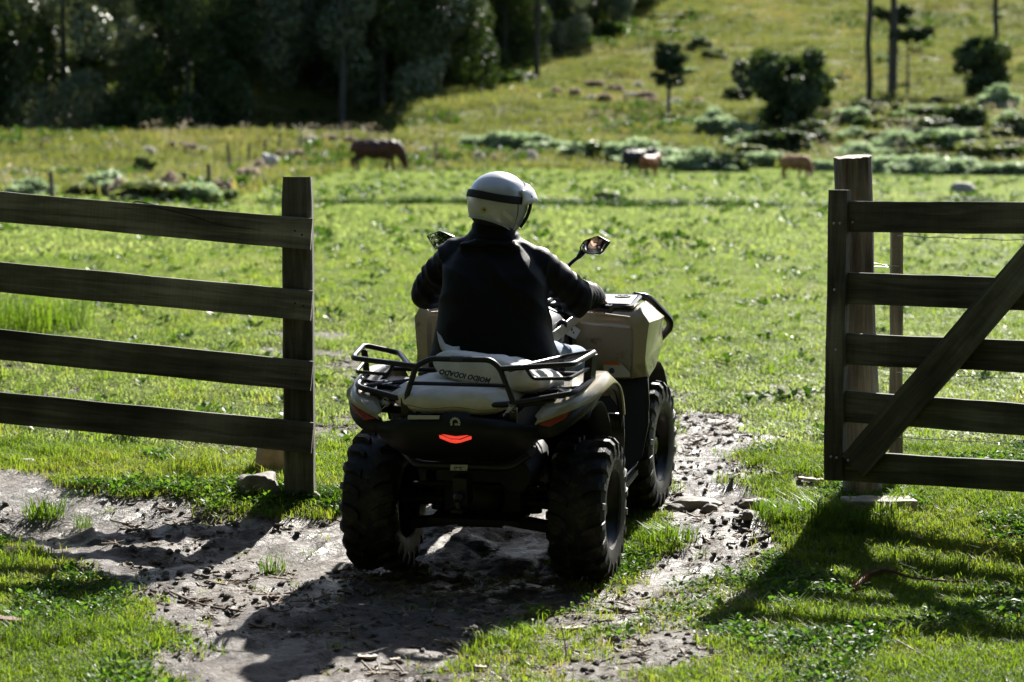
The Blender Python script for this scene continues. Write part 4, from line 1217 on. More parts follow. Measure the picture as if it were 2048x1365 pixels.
# peak
mb = MB(); rings = []
for a in np.linspace(-74, 74, 30):
    th = R(a); c = math.cos(R(a * 90 / 78))
    base = shell(th, .088 - .034 * (a / 74) ** 2, .004)
    mid = shell(th, .055 - .030 * (a / 74) ** 2, .010 + .016 * c)
    tip = shell(th, .016 - .022 * (a / 74) ** 2, .006 + .036 * c)
    rings.append([tuple(base), tuple(base.lerp(mid, .5) + Rh @ Vector((0, 0, .004))), tuple(mid), tuple(mid.lerp(tip, .5)), tuple(tip)])
mb.loft(rings, 0, False, False)
pk = solid(mb.build('peak', MT['peak'], hel, 60), .0045, 1)
for a in (52, -52):
    mb = MB(); mb.ell(shell(R(a), .030, .016), (.009, .009, .009), 12, 8); mb.build('peak_screw', MT['strap'], pk, 60)
for a in (30, -30):
    mb = MB(); mb.ell(shell(R(a), .070, .012), (.004, .008, .003), 12, 8, (0, 0, yaw - R(a))); mb.build('peak_vent', MT['strap'], pk, 60)
mb = MB(); ct = R(146)
mb.add([tuple(shell(ct + R(6.5) * math.cos(q), -.046 + .0135 * math.sin(q), .0012)) for q in np.linspace(0, 2 * math.pi, 24, endpoint=False)], [tuple(range(24))]); ys_ = mb.build('round_sticker', MT['yellow'], hel, 180)
mb = MB(); mb.add([tuple(shell(ct + R(2.0) * math.cos(q) - R(1.5), -.044 + .0045 * math.sin(q), .0018)) for q in np.linspace(0, 2 * math.pi, 16, endpoint=False)], [tuple(range(16))]); mb.build('sticker_print', MT['ink'], ys_, 180)
mb = MB(); rings = []
for a in np.linspace(84, 108, 14):
    rings.append([tuple(shell(R(a), -.046 + .0105 * q - .0012 * (108 - a), .0012)) for q in (-1, 0, 1)])
mb.loft(rings, 0, False, False); mb.build('plain_label', MT['white_label'], hel, 60)
mb = MB(); mb.tube(spline([shell(R(80), -.001, .001), shell(R(76), -.05, .001), shell(R(70), -.125, .001)], 6), .0018, 6); mb.build('shell_seam', MT['strap'], hel, 60)

# jacket
jk = MB()
secs = [(.865, 0.005, .225, .300, .225), (.92, 0.003, .22, .298, .215), (1.0, 0, .215, .270, .190), (1.08, -.003, .22, .252, .178), (1.16, -.005, .23, .240, .170), (1.24, -.008, .245, .236, .165), (1.31, -.012, .262, .232, .155), (1.365, -.016, .28, .205, .135), (1.41, -.02, .295, .160, .108), (1.45, -.022, .305, .118, .092), (1.49, -.022, .315, .098, .085), (1.525, -.020, .325, .094, .082)]
rings = []
for z_, x_, y_, rx, ry in secs:
    rg = []
    for j in range(40):
        a = 2 * math.pi * j / 40; c, s_ = math.cos(a), math.sin(a); e = 2 / 2.5
        rg.append((x_ + rx * math.copysign(abs(c) ** e, c), y_ + ry * math.copysign(abs(s_) ** e, s_), z_))
    rings.append(rg)
jk.loft(rings)
for s in (-1, 1):
    S, E_, W = SH[s]
    sh = Vector(S)
    jk.ell(tuple(sh + Vector((-.012 * s, -.01, -.004))), (.086, .088, .080), 20, 14)
    cap(jk, (.045 * s - .018, .298, 1.425), (S[0] - .02 * s, S[1] - .005, S[2] + .012), .066, .072, 18)
    cap(jk, S, E_, .086, .078, 18); cap(jk, E_, Vector(W) + Vector((0, .0, 0)), .080, .054, 18)
    jk.ell(tuple(Vector(E_) + Vector((0, -.005, -.022))), (.080, .084, .074), 18, 12)
    cap(jk, W, Vector(W) + (Vector(W) - Vector(E_)).normalized() * .03, .052, .046, 18)
jk.tube(spline([(-.15, .22, 1.425), (-.09, .185, 1.44), (-.02, .175, 1.445), (.06, .19, 1.435), (.115, .225, 1.415)], 5), [.018] * 21, 12)    # folded hood on the back
0 and jk.tube([Vector((-.021, .316, 1.505)) + Vector((.098 * math.cos(q), .086 * math.sin(q), .004 * math.sin(q))) for q in np.linspace(0, 2 * math.pi, 28, endpoint=False)], .011, 10, True)
jme = remesh(jk, .0085, 5, .5)
nv_ = len(jme.vertices); co = np.empty(nv_ * 3); jme.vertices.foreach_get('co', co); co = co.reshape(-1, 3)
no = np.empty(nv_ * 3); jme.vertices.foreach_get('normal', no); no = no.reshape(-1, 3)
dsp = np.zeros(nv_)
for s in (-1, 1):
    S, E_, W = [np.array(q) for q in SH[s]]
    for a, b, l0, kf in ((S, E_, 0, 1.0), (E_, W, 1, 1.25)):
        ab = b - a; ln = np.linalg.norm(ab)
        t = ((co - a) @ ab) / ln ** 2
        dist = np.linalg.norm(co - a - np.clip(t, 0, 1)[:, None] * ab, axis=1)
        w = np.exp(-(np.maximum(0, dist - .085) / .03) ** 2) * sstep(-.12, .08, t) * sstep(1.12, .92, t)
        if s > 0: pass
        ang = np.arctan2((co - a) @ np.cross(ab / ln, [0, 0, 1]), co[:, 2] - a[2])
        ph = t * ln * 165 * kf / 1.6 + 1.6 * fbm(co[:, 0] * 16 + 3, co[:, 2] * 16 + co[:, 1] * 9, 2, 61) + .9 * np.sin(ang * 2 + l0)
        rid = 1 - np.abs(np.sin(ph * .5)) * 2 ** .5
        dsp += w * .009 * np.clip(rid, -.8, 1) * (.65 + .5 * vnoise(co[:, 0] * 11, co[:, 1] * 11 + co[:, 2] * 7, 8))
tor = sstep(1.5, 1.42, co[:, 2])
f1 = fbm(co[:, 0] * 8 + co[:, 2] * 5.5, co[:, 2] * 3.2 + co[:, 1] * 3, 2, 64)
dsp += tor * .0065 * (1 - np.abs(f1) * 2.4)
col = sstep(1.40, 1.47, co[:, 2])
dsp += col * .0022 * np.sin(co[:, 2] * 190 + 2 * fbm(co[:, 0] * 10, co[:, 1] * 10, 2, 65))
hem = sstep(1.0, .90, co[:, 2])
dsp += hem * .010 * np.sin(np.arctan2(co[:, 1] - .21, co[:, 0]) * 13 + 2 * fbm(co[:, 0] * 6, co[:, 1] * 6, 2, 66))
co = co + no * dsp[:, None]
jme.vertices.foreach_set('co', co.reshape(-1)); jme.update()
jacket = link('jacket', jme, MT['jacket'], rider, 180)
mb = MB(); mb.tube(spline([(.225, .19, 1.16), (.236, .175, 1.09), (.245, .165, 1.035), (.258, .16, .99)], 5), .003, 6); mb.build('pocket_zip', MT['rimtrim'], jacket, 60)
# jeans and boots
jn = MB()
for s in (-1, 1):
    Hh, K, A = HIP[s]
    cap(jn, Hh, K, .098, .068, 18); cap(jn, K, A, .078, .062, 18)
jn.ell((0, .19, .93), (.20, .15, .10), 20, 12)
jme2 = remesh(jn, .011, 4)
link('jeans', jme2, MT['jeans'], rider, 180)
for s in (-1, 1):
    bt = MB(); A = Vector(HIP[s][2])
    bt.tube([A + Vector((0, 0, .02)), A + Vector((0, -.005, -.05)), A + Vector((0, -.005, -.085))], [.056, .050, .052], 14)
    bt.ell(A + Vector((0, .05, -.085)), (.050, .125, .042), 18, 10); bt.box(A + Vector((0, .045, -.112)), (.095, .25, .02))
    link('boot', remesh(bt, .008, 3), MT['boot'], rider, 180)

# ------------------------------------------------------------------ gate on the left, gate and posts on the right
def board(name, a, b, h, th, mt, parent, seed=0, nrm=None, segs=26, wear=.004, thb=None):
    """plank from a to b (top edge line), height h, thickness th, edges slightly uneven; local X runs along it"""
    a, b = Vector(a), Vector(b); d = b - a; ln = d.length; ux = d.normalized()
    nn = Vector(nrm) if nrm else Vector((0, -1, 0))
    nn = (nn - ux * nn.dot(ux)).normalized(); uz = ux.cross(nn) * -1
    if uz.z < 0: uz = -uz
    mb = MB(); rings = []
    for i in range(segs + 1):
        x = ln * i / segs
        t0 = wear * mnoise.noise(Vector((x * 3 + seed * 7, 1.3, 0))) + wear * .5 * mnoise.noise(Vector((x * 14 + seed * 7, 4.3, 0)))
        b0 = wear * 1.2 * mnoise.noise(Vector((x * 2.5 + seed * 5, 7.7, 0)))
        w0 = wear * mnoise.noise(Vector((x * 1.2 + seed * 3, 2.2, 5)))
        hh = h if thb is None else h + (thb - h) * i / segs
        c = .004
        rings.append([(x, -th / 2 + w0, -hh + b0 + c), (x, -th / 2 + w0 + c, -hh + b0), (x, th / 2 + w0 - c, -hh + b0), (x, th / 2 + w0, -hh + b0 + c), (x, th / 2 + w0, t0 - c), (x, th / 2 + w0 - c, t0), (x, -th / 2 + w0 + c, t0), (x, -th / 2 + w0, t0 - c)])
    mb.loft(rings)
    o = mb.build(name, mt, parent, 30)
    Mx = Matrix((ux, -nn, uz)).transposed().to_4x4()
    Mx.translation = a
    o.matrix_local = (parent.matrix_basis.inverted() @ Mx) if parent else Mx
    return o

YF = 11.66
gate_l = thing('wooden_gate', 'weathered gate leaf of four planks on a square post left of the rider', 'gate', tuple(at(598, 990, 11.75) * 1))
gate_l.location.z = Hz(gate_l.location.x, 11.75)
bpy.context.view_layer.update()
BL = [((-420, 347), (626, 437.4), 58.5, 63), ((-420, 486), (626.5, 582), 60, 60.5), ((-420, 616), (627, 723.6), 61.5, 60.5), ((-420, 744), (628, 845), 62.5, 62.5)]
for i, (p, q, h0, h1) in enumerate(BL):
    k = YF / FPX
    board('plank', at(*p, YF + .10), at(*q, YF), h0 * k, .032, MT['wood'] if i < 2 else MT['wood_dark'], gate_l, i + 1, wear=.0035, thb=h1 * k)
# nails
for (px, py) in ((590, 462), (590, 607), (592, 748), (592, 870), (604, 470), (606, 612)):
    mb = MB(); p = at(px, py, YF - .016) - gate_l.location; mb.lathe([(.0055, -.003), (.0055, .0015), (0, .003)], p, (0, -1, 0), 8); mb.build('nail', MT['frame'], gate_l, 30)
# long split and a lifted splinter in the top plank
g = np.random.default_rng(9)
Pc = [at(px, py, YF + .10 * (626 - px) / 1046 - .0165) - gate_l.location for px, py in ((280, 413), (315, 416), (350, 424), (390, 434), (425, 446), (460, 453), (500, 458), (530, 463))]
mb = MB(); mb.tube(spline(Pc, 4), [.0008 + .0022 * math.sin(math.pi * i / 28) for i in range(29)], 5); mb.build('split', MT['strap'], gate_l, 0)
Pn = [at(px, py, YF + .04) - gate_l.location for px, py in ((262, 408), (272, 404), (284, 405), (330, 414))]
mb = MB(); mb.tube(Pn, [.002, .004, .004, .001], 5); mb.build('splinter', MT['wood'], gate_l, 30)
top = at(595, 354, 11.745); bot = at(600, 1000, 11.745); kx = 11.745 / FPX
mb = MB(); rings = []
for i in range(15):
    f = i / 14; z = top.z + (bot.z - .12 - top.z) * f; x = top.x + (bot.x - top.x) * f; w = 60 * kx / 2; d = .062
    if i == 0: w -= .006; d -= .006
    j = .0035
    e = [mnoise.noise(Vector((z * 5, q, 3))) * j for q in range(4)]
    c = .008
    yy = 11.745
    rings.append([(x - w + e[0], yy - d + c, z), (x - w + c, yy - d + e[1], z), (x + w - c, yy - d + e[1], z), (x + w + e[2], yy - d + c, z), (x + w + e[2], yy + d - c, z), (x + w - c, yy + d, z), (x - w + c, yy + d, z), (x - w + e[0], yy + d - c, z)])
mb.loft([rings[0]] + rings)
V = np.vstack(mb.v) - np.array(gate_l.location); V = V[:, [2, 1, 0]] * np.array([1, 1, -1]); mb.v = [V]
po = mb.build('post', MT['wood_dark'], gate_l, 30); po.rotation_euler = (0, R(-90), 0)
for pts in ([(560, 512), (566, 519), (572, 525)], [(558, 545), (564, 541), (572, 546)], [(566, 541), (569, 548)]):
    mb = MB(); mb.tube([at(px, py, YF + .03) - gate_l.location for px, py in pts], .002, 5); mb.build('wire_stub', MT['twig'], gate_l, 30)

hx = at(-432, 620, YF + .17)
mb = MB(); rings = []
for z in (-.1, .3, .8, 1.3, 1.68): rings.append([(hx.x - gate_l.location.x + .075 * math.cos(q), YF + .19 - gate_l.location.y + .075 * math.sin(q), z) for q in np.linspace(0, 2 * math.pi, 14, endpoint=False)])
V0 = [[(p[2], p[1], -p[0]) for p in r_] for r_ in rings]
mb.loft([[(q[0], q[1], q[2]) for q in r_] for r_ in V0]); hpst = mb.build('hinge_post', MT['log'], gate_l, 50); hpst.rotation_euler = (0, R(-90), 0)
# right leaf: stile, five rails, diagonal brace
gx, gy = 1.527, 11.50
gate_r = thing('wooden_gate', 'dark five rail gate leaf with diagonal brace and bolted stile', 'gate', (gx, gy, Hz(gx, gy)))
bpy.context.view_layer.update()
gd = Vector((math.cos(R(27)), -math.sin(R(27)), 0)); gn = Vector((-math.sin(R(27)), -math.cos(R(27)), 0))
def gpt(px, py, off=0.0):
    """point of the gate plane on a line of sight"""
    r = Vector(ray(px, py)); o = Vector((0, 0, CAM_H)); p0 = Vector((gx, gy, 0)) - gn * (-off)
    return o + r * ((p0 - o).dot(gn) / r.dot(gn))
RL = [((1698, 402.5), (2048, 405), 61, 62), ((1696, 546), (2048, 556.5), 62, 62), ((1694, 666.6), (2048, 682), 62, 62), ((1692, 782), (2048, 807.6), 62, 62.5), ((1691, 903), (2048, 923), 59, 63.5)]
for i, (p, q, h0, h1) in enumerate(RL):
    a = gpt(*p); b = gpt(*q); dd = (b - a); a2 = a + dd * .0; b2 = a + dd / dd.length * 2.6
    board('rail', a2, b2, h0 * gy / FPX, .036, MT['wood_dark'], gate_r, 11 + i, nrm=gn, wear=.004, segs=40)
def pole(name, A, B, w, th, mt, parent, seed, nrm, segs=18):
    return board(name, A, B, w, th, mt, parent, seed, nrm=nrm, segs=segs, wear=.005)
# upright stile: board() lays its top edge on the line, so the line is the left side
A, B = gpt(1661, 380, .022), gpt(1651.5, 959, .022)
ks = gy / FPX
o = board('stile', A, B, 38.5 * ks, .062, MT['wood_dark'], gate_r, 21, nrm=gn, segs=24, wear=.004)
Mx = o.matrix_local.copy()
ux = (B - A).normalized(); wv = gd * 1.0; wv = (wv - ux * wv.dot(ux)).normalized(); nv = ux.cross(wv)
Mx = Matrix((ux, nv, -wv)).transposed().to_4x4(); Mx.translation = A - gate_r.location
o.matrix_local = Mx
A, B = gpt(1690, 905, .036), gpt(2128, 396, .036)
o = board('brace', A + (A - B).normalized() * .02, B, 62 * ks, .034, MT['wood_dark'], gate_r, 31, nrm=gn, segs=30, wear=.004)
ux = (B - A).normalized(); wv = Vector((0, 0, -1)); wv = (wv - ux * wv.dot(ux)).normalized()
mx = Matrix((ux, ux.cross(-wv) * -1, -wv)).transposed().to_4x4(); mx.translation = A + (A - B).normalized() * .02 - gate_r.location
o.matrix_local = mx
for (px, py, of) in ((1668, 447, .056), (1680, 447, .056), (1705, 445, .02), (1662, 914, .056), (1673, 916, .056), (1696, 921, .056), (1672, 700, .056), (1669, 580, .056)):
    p = gpt(px, py, of) - gate_r.location
    mb = MB(); mb.lathe([(.0065, -.004), (.0065, .002), (.003, .005), (0, .005)], p, gn, 8); mb.build('bolt', MT['steel'], gate_r, 30)
mb = MB(); A = gpt(1692, 395); e = A + gd * 2.55
rs = board('end_stile', (e.x, e.y, 1.70), (e.x, e.y, .40), .09, .06, MT['wood_dark'], gate_r, 41, nrm=gn)

# round gate post
pt, pb = at(1705, 314, 11.78), at(1727, 1010, 11.78)
post = thing('gate_post', 'thick round split-log post with a rough sawn top behind the right gate', 'post', (pb.x, pb.y, Hz(pb.x, pb.y)))
mb = MB(); rings = []; nn_ = 30
for i in range(26):
    f = i / 25; c = pt.lerp(pb, f * 1.08); r = .091 + .004 * f
    rg = []
    for j in range(nn_):
        a = 2 * math.pi * j / nn_
        q = r * (1 + .09 * mnoise.noise(Vector((math.cos(a) * 1.8, math.sin(a) * 1.8, c.z * 1.2))) + .06 * mnoise.noise(Vector((math.cos(a) * 5, math.sin(a) * 5, c.z * 1.6))))
        if math.cos(a - R(235)) > .55 and f < .55: q *= .94
        if abs(a - R(295)) < .12: q *= .93
        rg.append((c.x + q * math.cos(a), c.y + q * math.sin(a), c.z + (.010 * math.sin(a + .6) + .008 * mnoise.noise(Vector((math.cos(a) * 4, math.sin(a) * 4, 1))) if i == 0 else 0)))
    rings.append(rg)
mb.loft(rings)
V = np.vstack(mb.v) - np.array(post.location); V = V[:, [2, 1, 0]] * np.array([1, 1, -1]); mb.v = [V]
lo = mb.build('log', MT['log'], post, 40); lo.rotation_euler = (0, R(-90), 0)

# barbed wire fence behind the gate
sk = at(1787, 1000, 12.05)
wf = thing('wire_fence', 'slim square stake carrying slack barbed wires behind the right gate', 'fence', (sk.x, 12.05, Hz(sk.x, 12.05)))
mb = MB(); o = board('stake', (sk.x - .028, 12.05, 1.60), (sk.x - .018, 12.05, -.05), .060, .055, MT['wood'], wf, 51, nrm=(0, -1, 0), segs=16)
ux = Vector((.010, 0, -1.65)).normalized(); mx = Matrix((ux, Vector((0, 1, 0)), Vector((-1, 0, 0)) + ux * ux.x)).transposed().to_4x4()
mx.translation = Vector((sk.x - .028, 12.05, 1.60)) - wf.location; o.matrix_local = mx
s2x = sk.x + 2.9
board('stake', (s2x, 11.3, 1.5), (s2x + .01, 11.3, .0), .06, .055, MT['log'], wf, 52, nrm=(0, -1, 0), segs=10)
g = np.random.default_rng(12)
for (py, drop) in ((472, .0), (745, .0), (875, .0), (610, 0)):
    a = at(1788, py, 12.01); z = a.z
    pts = []
    for i in range(60):
        f = i / 59
        pts.append(Vector((sk.x + 2.9 * f, 12.01 - .75 * f, z - .03 * math.sin(f * math.pi) + .003 * math.sin(i * 1.7))) - wf.location)
    mb = MB(); mb.tube(pts, .0022, 5)
    for i in range(2, 58, 2):
        d = Vector((g.normal() * .3, g.normal(), g.normal())).normalized() * .012
        mb.tube([pts[i] - d, pts[i] + d], .0013, 4)
    mb.build('barbed_wire', MT['steel'], wf, 60)
mb = MB()
lp = [at(1738, 527, 11.9), at(1752, 527, 11.95), at(1770, 531, 12.0), at(1797, 533, 12.02), at(1797, 536, 12.09), at(1765, 534, 12.0), at(1742, 533, 11.93)]
mb.tube([p - wf.location for p in spline(lp, 4)], .002, 5); mb.build('wire_tie', MT['steel'], wf, 60)

# stones, slab, branch, chips
def stone(name, label, px, py, size, mt, seed, rz=0, up=.0, cat='stone', sub=2, block=0.0, Y=None):
    p = gp(px, py)
    mb = MB(); nu, nv = 22, 14; V = []
    for i in range(nv + 1):
        ph = math.pi * i / nv
        for j in range(nu):
            a = 2 * math.pi * j / nu
            d = Vector((math.sin(ph) * math.cos(a), math.sin(ph) * math.sin(a), math.cos(ph)))
            if block: d = Vector([math.copysign(abs(q) ** (1 - block), q) for q in d])
            q = 1 + .30 * mnoise.noise(d * 1.2 + Vector((seed, 0, 0))) + .12 * mnoise.noise(d * 3.5 + Vector((seed, 5, 0)))
            V.append((d.x * q * size[0] / 2, d.y * q * size[1] / 2, d.z * q * size[2] / 2))
    mb.loft(np.array(V).reshape(nv + 1, nu, 3)[::-1])
    o = mb.build(name, mt, None, 50)
    o.location = (p.x, p.y, p.z + up); o.rotation_euler = (0, 0, rz)
    return tag(o, label, cat)
stone('stone', 'ochre boulder leaning against the left gate post', 552, 945, (.20, .16, .30), MT['sandstone'], 1.3, .2, .06, block=.35)
stone('stone', 'dark squared stone with a flat sunlit top in grass before the left gate post', 515, 990, (.20, .15, .14), MT['stone_dark'], 2.7, .15, .03, block=.55)
stone('stone', 'small pale stone at the foot of the left gate post', 622, 1000, (.10, .07, .06), MT['stone'], 6.1, .5, .015)
stone('stone', 'long flat stone lying in the mud beside the front wheel', 1392, 1003, (.24, .12, .075), MT['stone'], 3.9, -.45, .02, block=.3)
stone('stone', 'dark lump of stone against the end of the long flat stone', 1420, 1014, (.075, .06, .055), MT['stone_dark'], 4.4, .2, .018)
stone('stone', 'flat pale stone half sunk in the mud between track and gate shadow', 1512, 1000, (.17, .09, .05), MT['stone'], 5.2, .1, .012)
stone('stone', 'dark pebble beside the flat sunken stone', 1484, 1000, (.05, .04, .04), MT['stone_dark'], 7.7, .1, .012)
stone('stone', 'small dark stone on the track edge near the grass tongue', 1549, 954, (.06, .04, .04), MT['stone_dark'], 8.8, .1, .012)
stone('stone', 'round grey stone on the track by the gate shadow edge', 1495, 1040, (.055, .05, .05), MT['stone_dark'], 9.4, .1, .015)
stone('stone', 'dark stone beside the front wheel on the muddy strip', 1347, 1012, (.10, .08, .06), MT['stone_dark'], 10.5, .1, .012)
stone('stone', 'tiny ochre pebble in the mud above the long flat stone', 1411, 978, (.022, .02, .016), MT['sandstone'], 11.9, .1, .006)
stone('stone', 'pale flat stone in grass under the lowest plank of the left gate', 52, 926, (.09, .06, .025), MT['stone'], 12.1, .1, .01)
stone('stone', 'grey rock lying in the far pasture right of the round post', 1925, 388, (.75, .5, .45), MT['stone'], 13.3, .1, .12)
sl = gp(1758, 1014)
mb = MB(); rings = []
for i in range(13):
    x = -.17 + .34 * i / 12
    rings.append([(x, -.085 + .006 * mnoise.noise(Vector((x * 9, 0, 0))), -.05), (x, .085, -.05), (x, .080 + .006 * mnoise.noise(Vector((x * 9, 3, 0))), .036 + .008 * mnoise.noise(Vector((x * 12, 8, 0)))), (x, -.080, .030 + .008 * mnoise.noise(Vector((x * 12, 6, 0))))])
mb.loft(rings); o = mb.build('stone_slab', MT['stone'], None, 30, .006); o.location = (sl.x, sl.y, sl.z + .005); o.rotation_euler = (0, 0, .12)
tag(o, 'pale flat slab under the round post and stake on the right', 'slab')
# fallen monkey-puzzle branch
bp_ = gp(1815, 1190)
br = thing('fallen_branch', 'dry brown spiky conifer branch lying on shaded grass at the right', 'branch', tuple(bp_))
ends = [gp(1706, 1196), gp(1735, 1180), gp(1775, 1172), gp(1830, 1178), gp(1930, 1178)]
path = [Vector((p.x, p.y, p.z + h)) - bp_ for p, h in zip(ends, (.03, .06, .065, .045, .03))]
pth = spline(path, 14)
mb = MB(); mb.tube(pth, [.010 - .008 * i / (len(pth) - 1) for i in range(len(pth))], 7); mb.build('stem', MT['dry'], br, 60)
mb = MB(); g = np.random.default_rng(5)
for i in range(0, len(pth) - 1):
    for rep in range(9):
        p = pth[i].lerp(pth[i + 1], g.random()); tdir = (pth[i + 1] - pth[i]).normalized()
        a = g.random() * 6.283; sidev = tdir.orthogonal(); sidev = Matrix.Rotation(a, 3, tdir) @ sidev
        q = p + (sidev * .8 + tdir * .6).normalized() * (.024 + .018 * g.random()) * (1.1 - .5 * i / len(pth))
        w = tdir.cross(sidev) * .0028
        mb.add([p - w, p + w, q], [(0, 1, 2)])
nd = mb.build('needles', MT['dry'], br, 0, fixn=False); nd['kind'] = 'stuff'
def litter(name, label, cat, px, py, size, rz, mt, up=.012, tilt=.1):
    p = gp(px, py); mb = MB()
    rings = []
    for i in range(9):
        x = size[0] * (i / 8 - .5); k = 1 - .5 * abs(i / 4 - 1) ** 3
        rings.append([(x, -size[1] / 2 * k, -size[2] / 2 + .003 * math.sin(i)), (x, size[1] / 2 * k, -size[2] / 2), (x, size[1] / 2 * k, size[2] / 2 + .003 * math.sin(i * 2)), (x, -size[1] / 2 * k, size[2] / 2)])
    mb.loft(rings); o = mb.build(name, mt, None, 30); o.location = (p.x, p.y, p.z + up); o.rotation_euler = (tilt, tilt * .5, rz)
    return tag(o, label, cat)
litter('wood_chip', 'pale splinter of wood on sparse turf below the rear wheel', 'wood chip', 1145, 1257, (.10, .026, .010), .55, MT['chip'])
litter('wood_chip', 'pale chip lying in the quad bike shadow on the mud', 'wood chip', 735, 1312, (.075, .03, .008), .3, MT['chip'])
litter('wood_chip', 'narrow pale chip below the chip in the shadow', 'wood chip', 790, 1315, (.05, .014, .010), .8, MT['chip'])
litter('wood_chip', 'small pale chip at the bottom edge of the picture on the track', 'wood chip', 960, 1338, (.05, .018, .010), -.3, MT['chip'])
litter('dead_leaf', 'dead brown leaf lying on the grass at the far left edge', 'leaf', 20, 1255, (.13, .04, .012), -.3, MT['dry'], .03)
litter('wood_chip', 'bleached stick end in grass left of the right gate', 'wood chip', 1622, 963, (.13, .03, .015), -.35, MT['chip'], .02)
def twig(label, pts, r=.003):
    P = [gp(px, py) for px, py, h in pts]; base = P[0].copy()
    mb = MB(); mb.tube(spline([Vector((p.x, p.y, p.z + q[2])) - base for p, q in zip(P, pts)], 5), r, 6)
    o = mb.build('twig', MT['twig'], None, 60); o.location = base
    return tag(o, label, 'twig')
twig('short dark twig standing up from the sunlit mud', [(545, 1222, .005), (540, 1214, .02), (533, 1208, .045)], .006)
twig('thin bent twig on the grass at the lower right', [(1790, 1290, .02), (1815, 1310, .03), (1850, 1325, .02)], .003)
twig('bare forked twig rising from turf below the rear wheel', [(1133, 1318, .0), (1130, 1312, .05), (1124, 1305, .09)], .0025)
twig('dark stick lying along the sunlit mud strip', [(330, 1175, .012), (390, 1195, .014), (450, 1215, .01)], .005)

# tall grass clump behind the left gate and a few tufts
def clump(label, px, py, n, spread, h0, h1, w, lean, seed, mt):
    p = gp(px, py); mb = blades(n, spread, h0, h1, w, lean, seed, .8)
    o = mb.build('grass_clump', mt, None, 0, fixn=False); o.location = p
    return tag(o, label, 'grass clump')
m_ = leafmat('tall_grass', (.035, .075, .010), (.085, .14, .022), (.15, .17, .05), .5, .45, .02, 2.0)
clump('tall bright grass clump behind the planks at the left edge', 60, 665, 420, .55, .25, .62, .010, .8, 3, m_)
clump('lush tuft of long grass at the lower left edge of the mud', 545, 1165 - 20, 60, .07, .06, .14, .005, .9, 5, m_)
clump('long grass tuft below the lowest plank near the left post', 400, 945, 160, .16, .08, .2, .006, .6, 6, m_)
clump('grass tuft leaning over the mud at the left', 90, 1025, 110, .10, .07, .17, .007, 1.1, 7, m_)
clump('wispy grass tuft in the middle of the sunlit mud at the left', 165, 1045, 70, .05, .05, .13, .003, 1.0, 8, m_)
clump('long grass tongue beside the right gate shadow', 1600, 1030, 300, .22, .05, .13, .006, .5, 9, m_)
clump('grass tuft beside the pale slab under the round post', 1740, 1055, 120, .14, .06, .17, .005, .9, 10, m_)
clump('grass growing around the foot of the left gate post', 660, 1000, 110, .12, .05, .13, .005, .9, 11, m_)
clump('grass tuft between the two right wheels', 1330, 1075, 160, .16, .05, .10, .006, .6, 12, m_)

# ------------------------------------------------------------------ plants in the background
def leafcloud(blobs, n, size, seed, droop=0.0, shell=.75, long=1.0, flat=.0):
    """many small leaf faces spread through lumpy volumes; returns mesh arrays"""
    g = np.random.default_rng(seed)
    B = np.array([[*c, *r] for c, r in blobs], float)
    vol = (B[:, 3] * B[:, 4] + B[:, 4] * B[:, 5] + B[:, 3] * B[:, 5]); pick = g.choice(len(B), n, p=vol / vol.sum())
    d = g.normal(size=(n, 3)); d /= np.linalg.norm(d, axis=1)[:, None]
    rad = (shell + (1.08 - shell) * g.random(n))[:, None]
    P = B[pick, :3] + d * rad * B[pick, 3:]
    nr = d + g.normal(size=(n, 3)) * .8; nr[:, 2] += .3; nr /= np.linalg.norm(nr, axis=1)[:, None]
    u = np.cross(nr, g.normal(size=(n, 3))); u /= np.linalg.norm(u, axis=1)[:, None]
    u[:, 2] -= droop; u /= np.linalg.norm(u, axis=1)[:, None]
    w = np.cross(nr, u)
    s = (size * (.6 + .8 * g.random(n)))[:, None]
    V = np.stack([P - u * s * .5 * long, P + w * s * .38, P + u * s * .5 * long, P - w * s * .38], 1).reshape(-1, 3)
    return V, g.random(n)
def crown_mesh(name, blobs, n, size, seed, **k):
    V, t_ = leafcloud(blobs, n, size, seed, **k)
    me = bpy.data.meshes.new(name); nq = len(V) // 4
    me.vertices.add(len(V)); me.vertices.foreach_set('co', V.reshape(-1))
    me.loops.add(nq * 4); me.loops.foreach_set('vertex_index', np.arange(nq * 4, dtype=np.int32))
    me.polygons.add(nq); me.polygons.foreach_set('loop_start', np.arange(0, nq * 4, 4, dtype=np.int32)); me.polygons.foreach_set('loop_total', np.full(nq, 4, np.int32))
    me.update()
    a = me.attributes.new('tint', 'FLOAT', 'FACE'); a.data.foreach_set('value', t_.astype(np.float32))
    return me
def lumps(seed, n, R_, zc, sz, br=(.5, 1.0), shape=None):
    """sub-crowns set round an egg-shaped volume"""
    g = np.random.default_rng(seed); out = []
    for i in range(n):
        d = g.normal(size=3); d /= np.linalg.norm(d); q = g.random() ** .4
        c = d * q * np.array(R_) + np.array([0, 0, zc]); r = sz * (br[0] + (br[1] - br[0]) * g.random())
        out.append((tuple(c), (r, r, r * .75)))
    return out
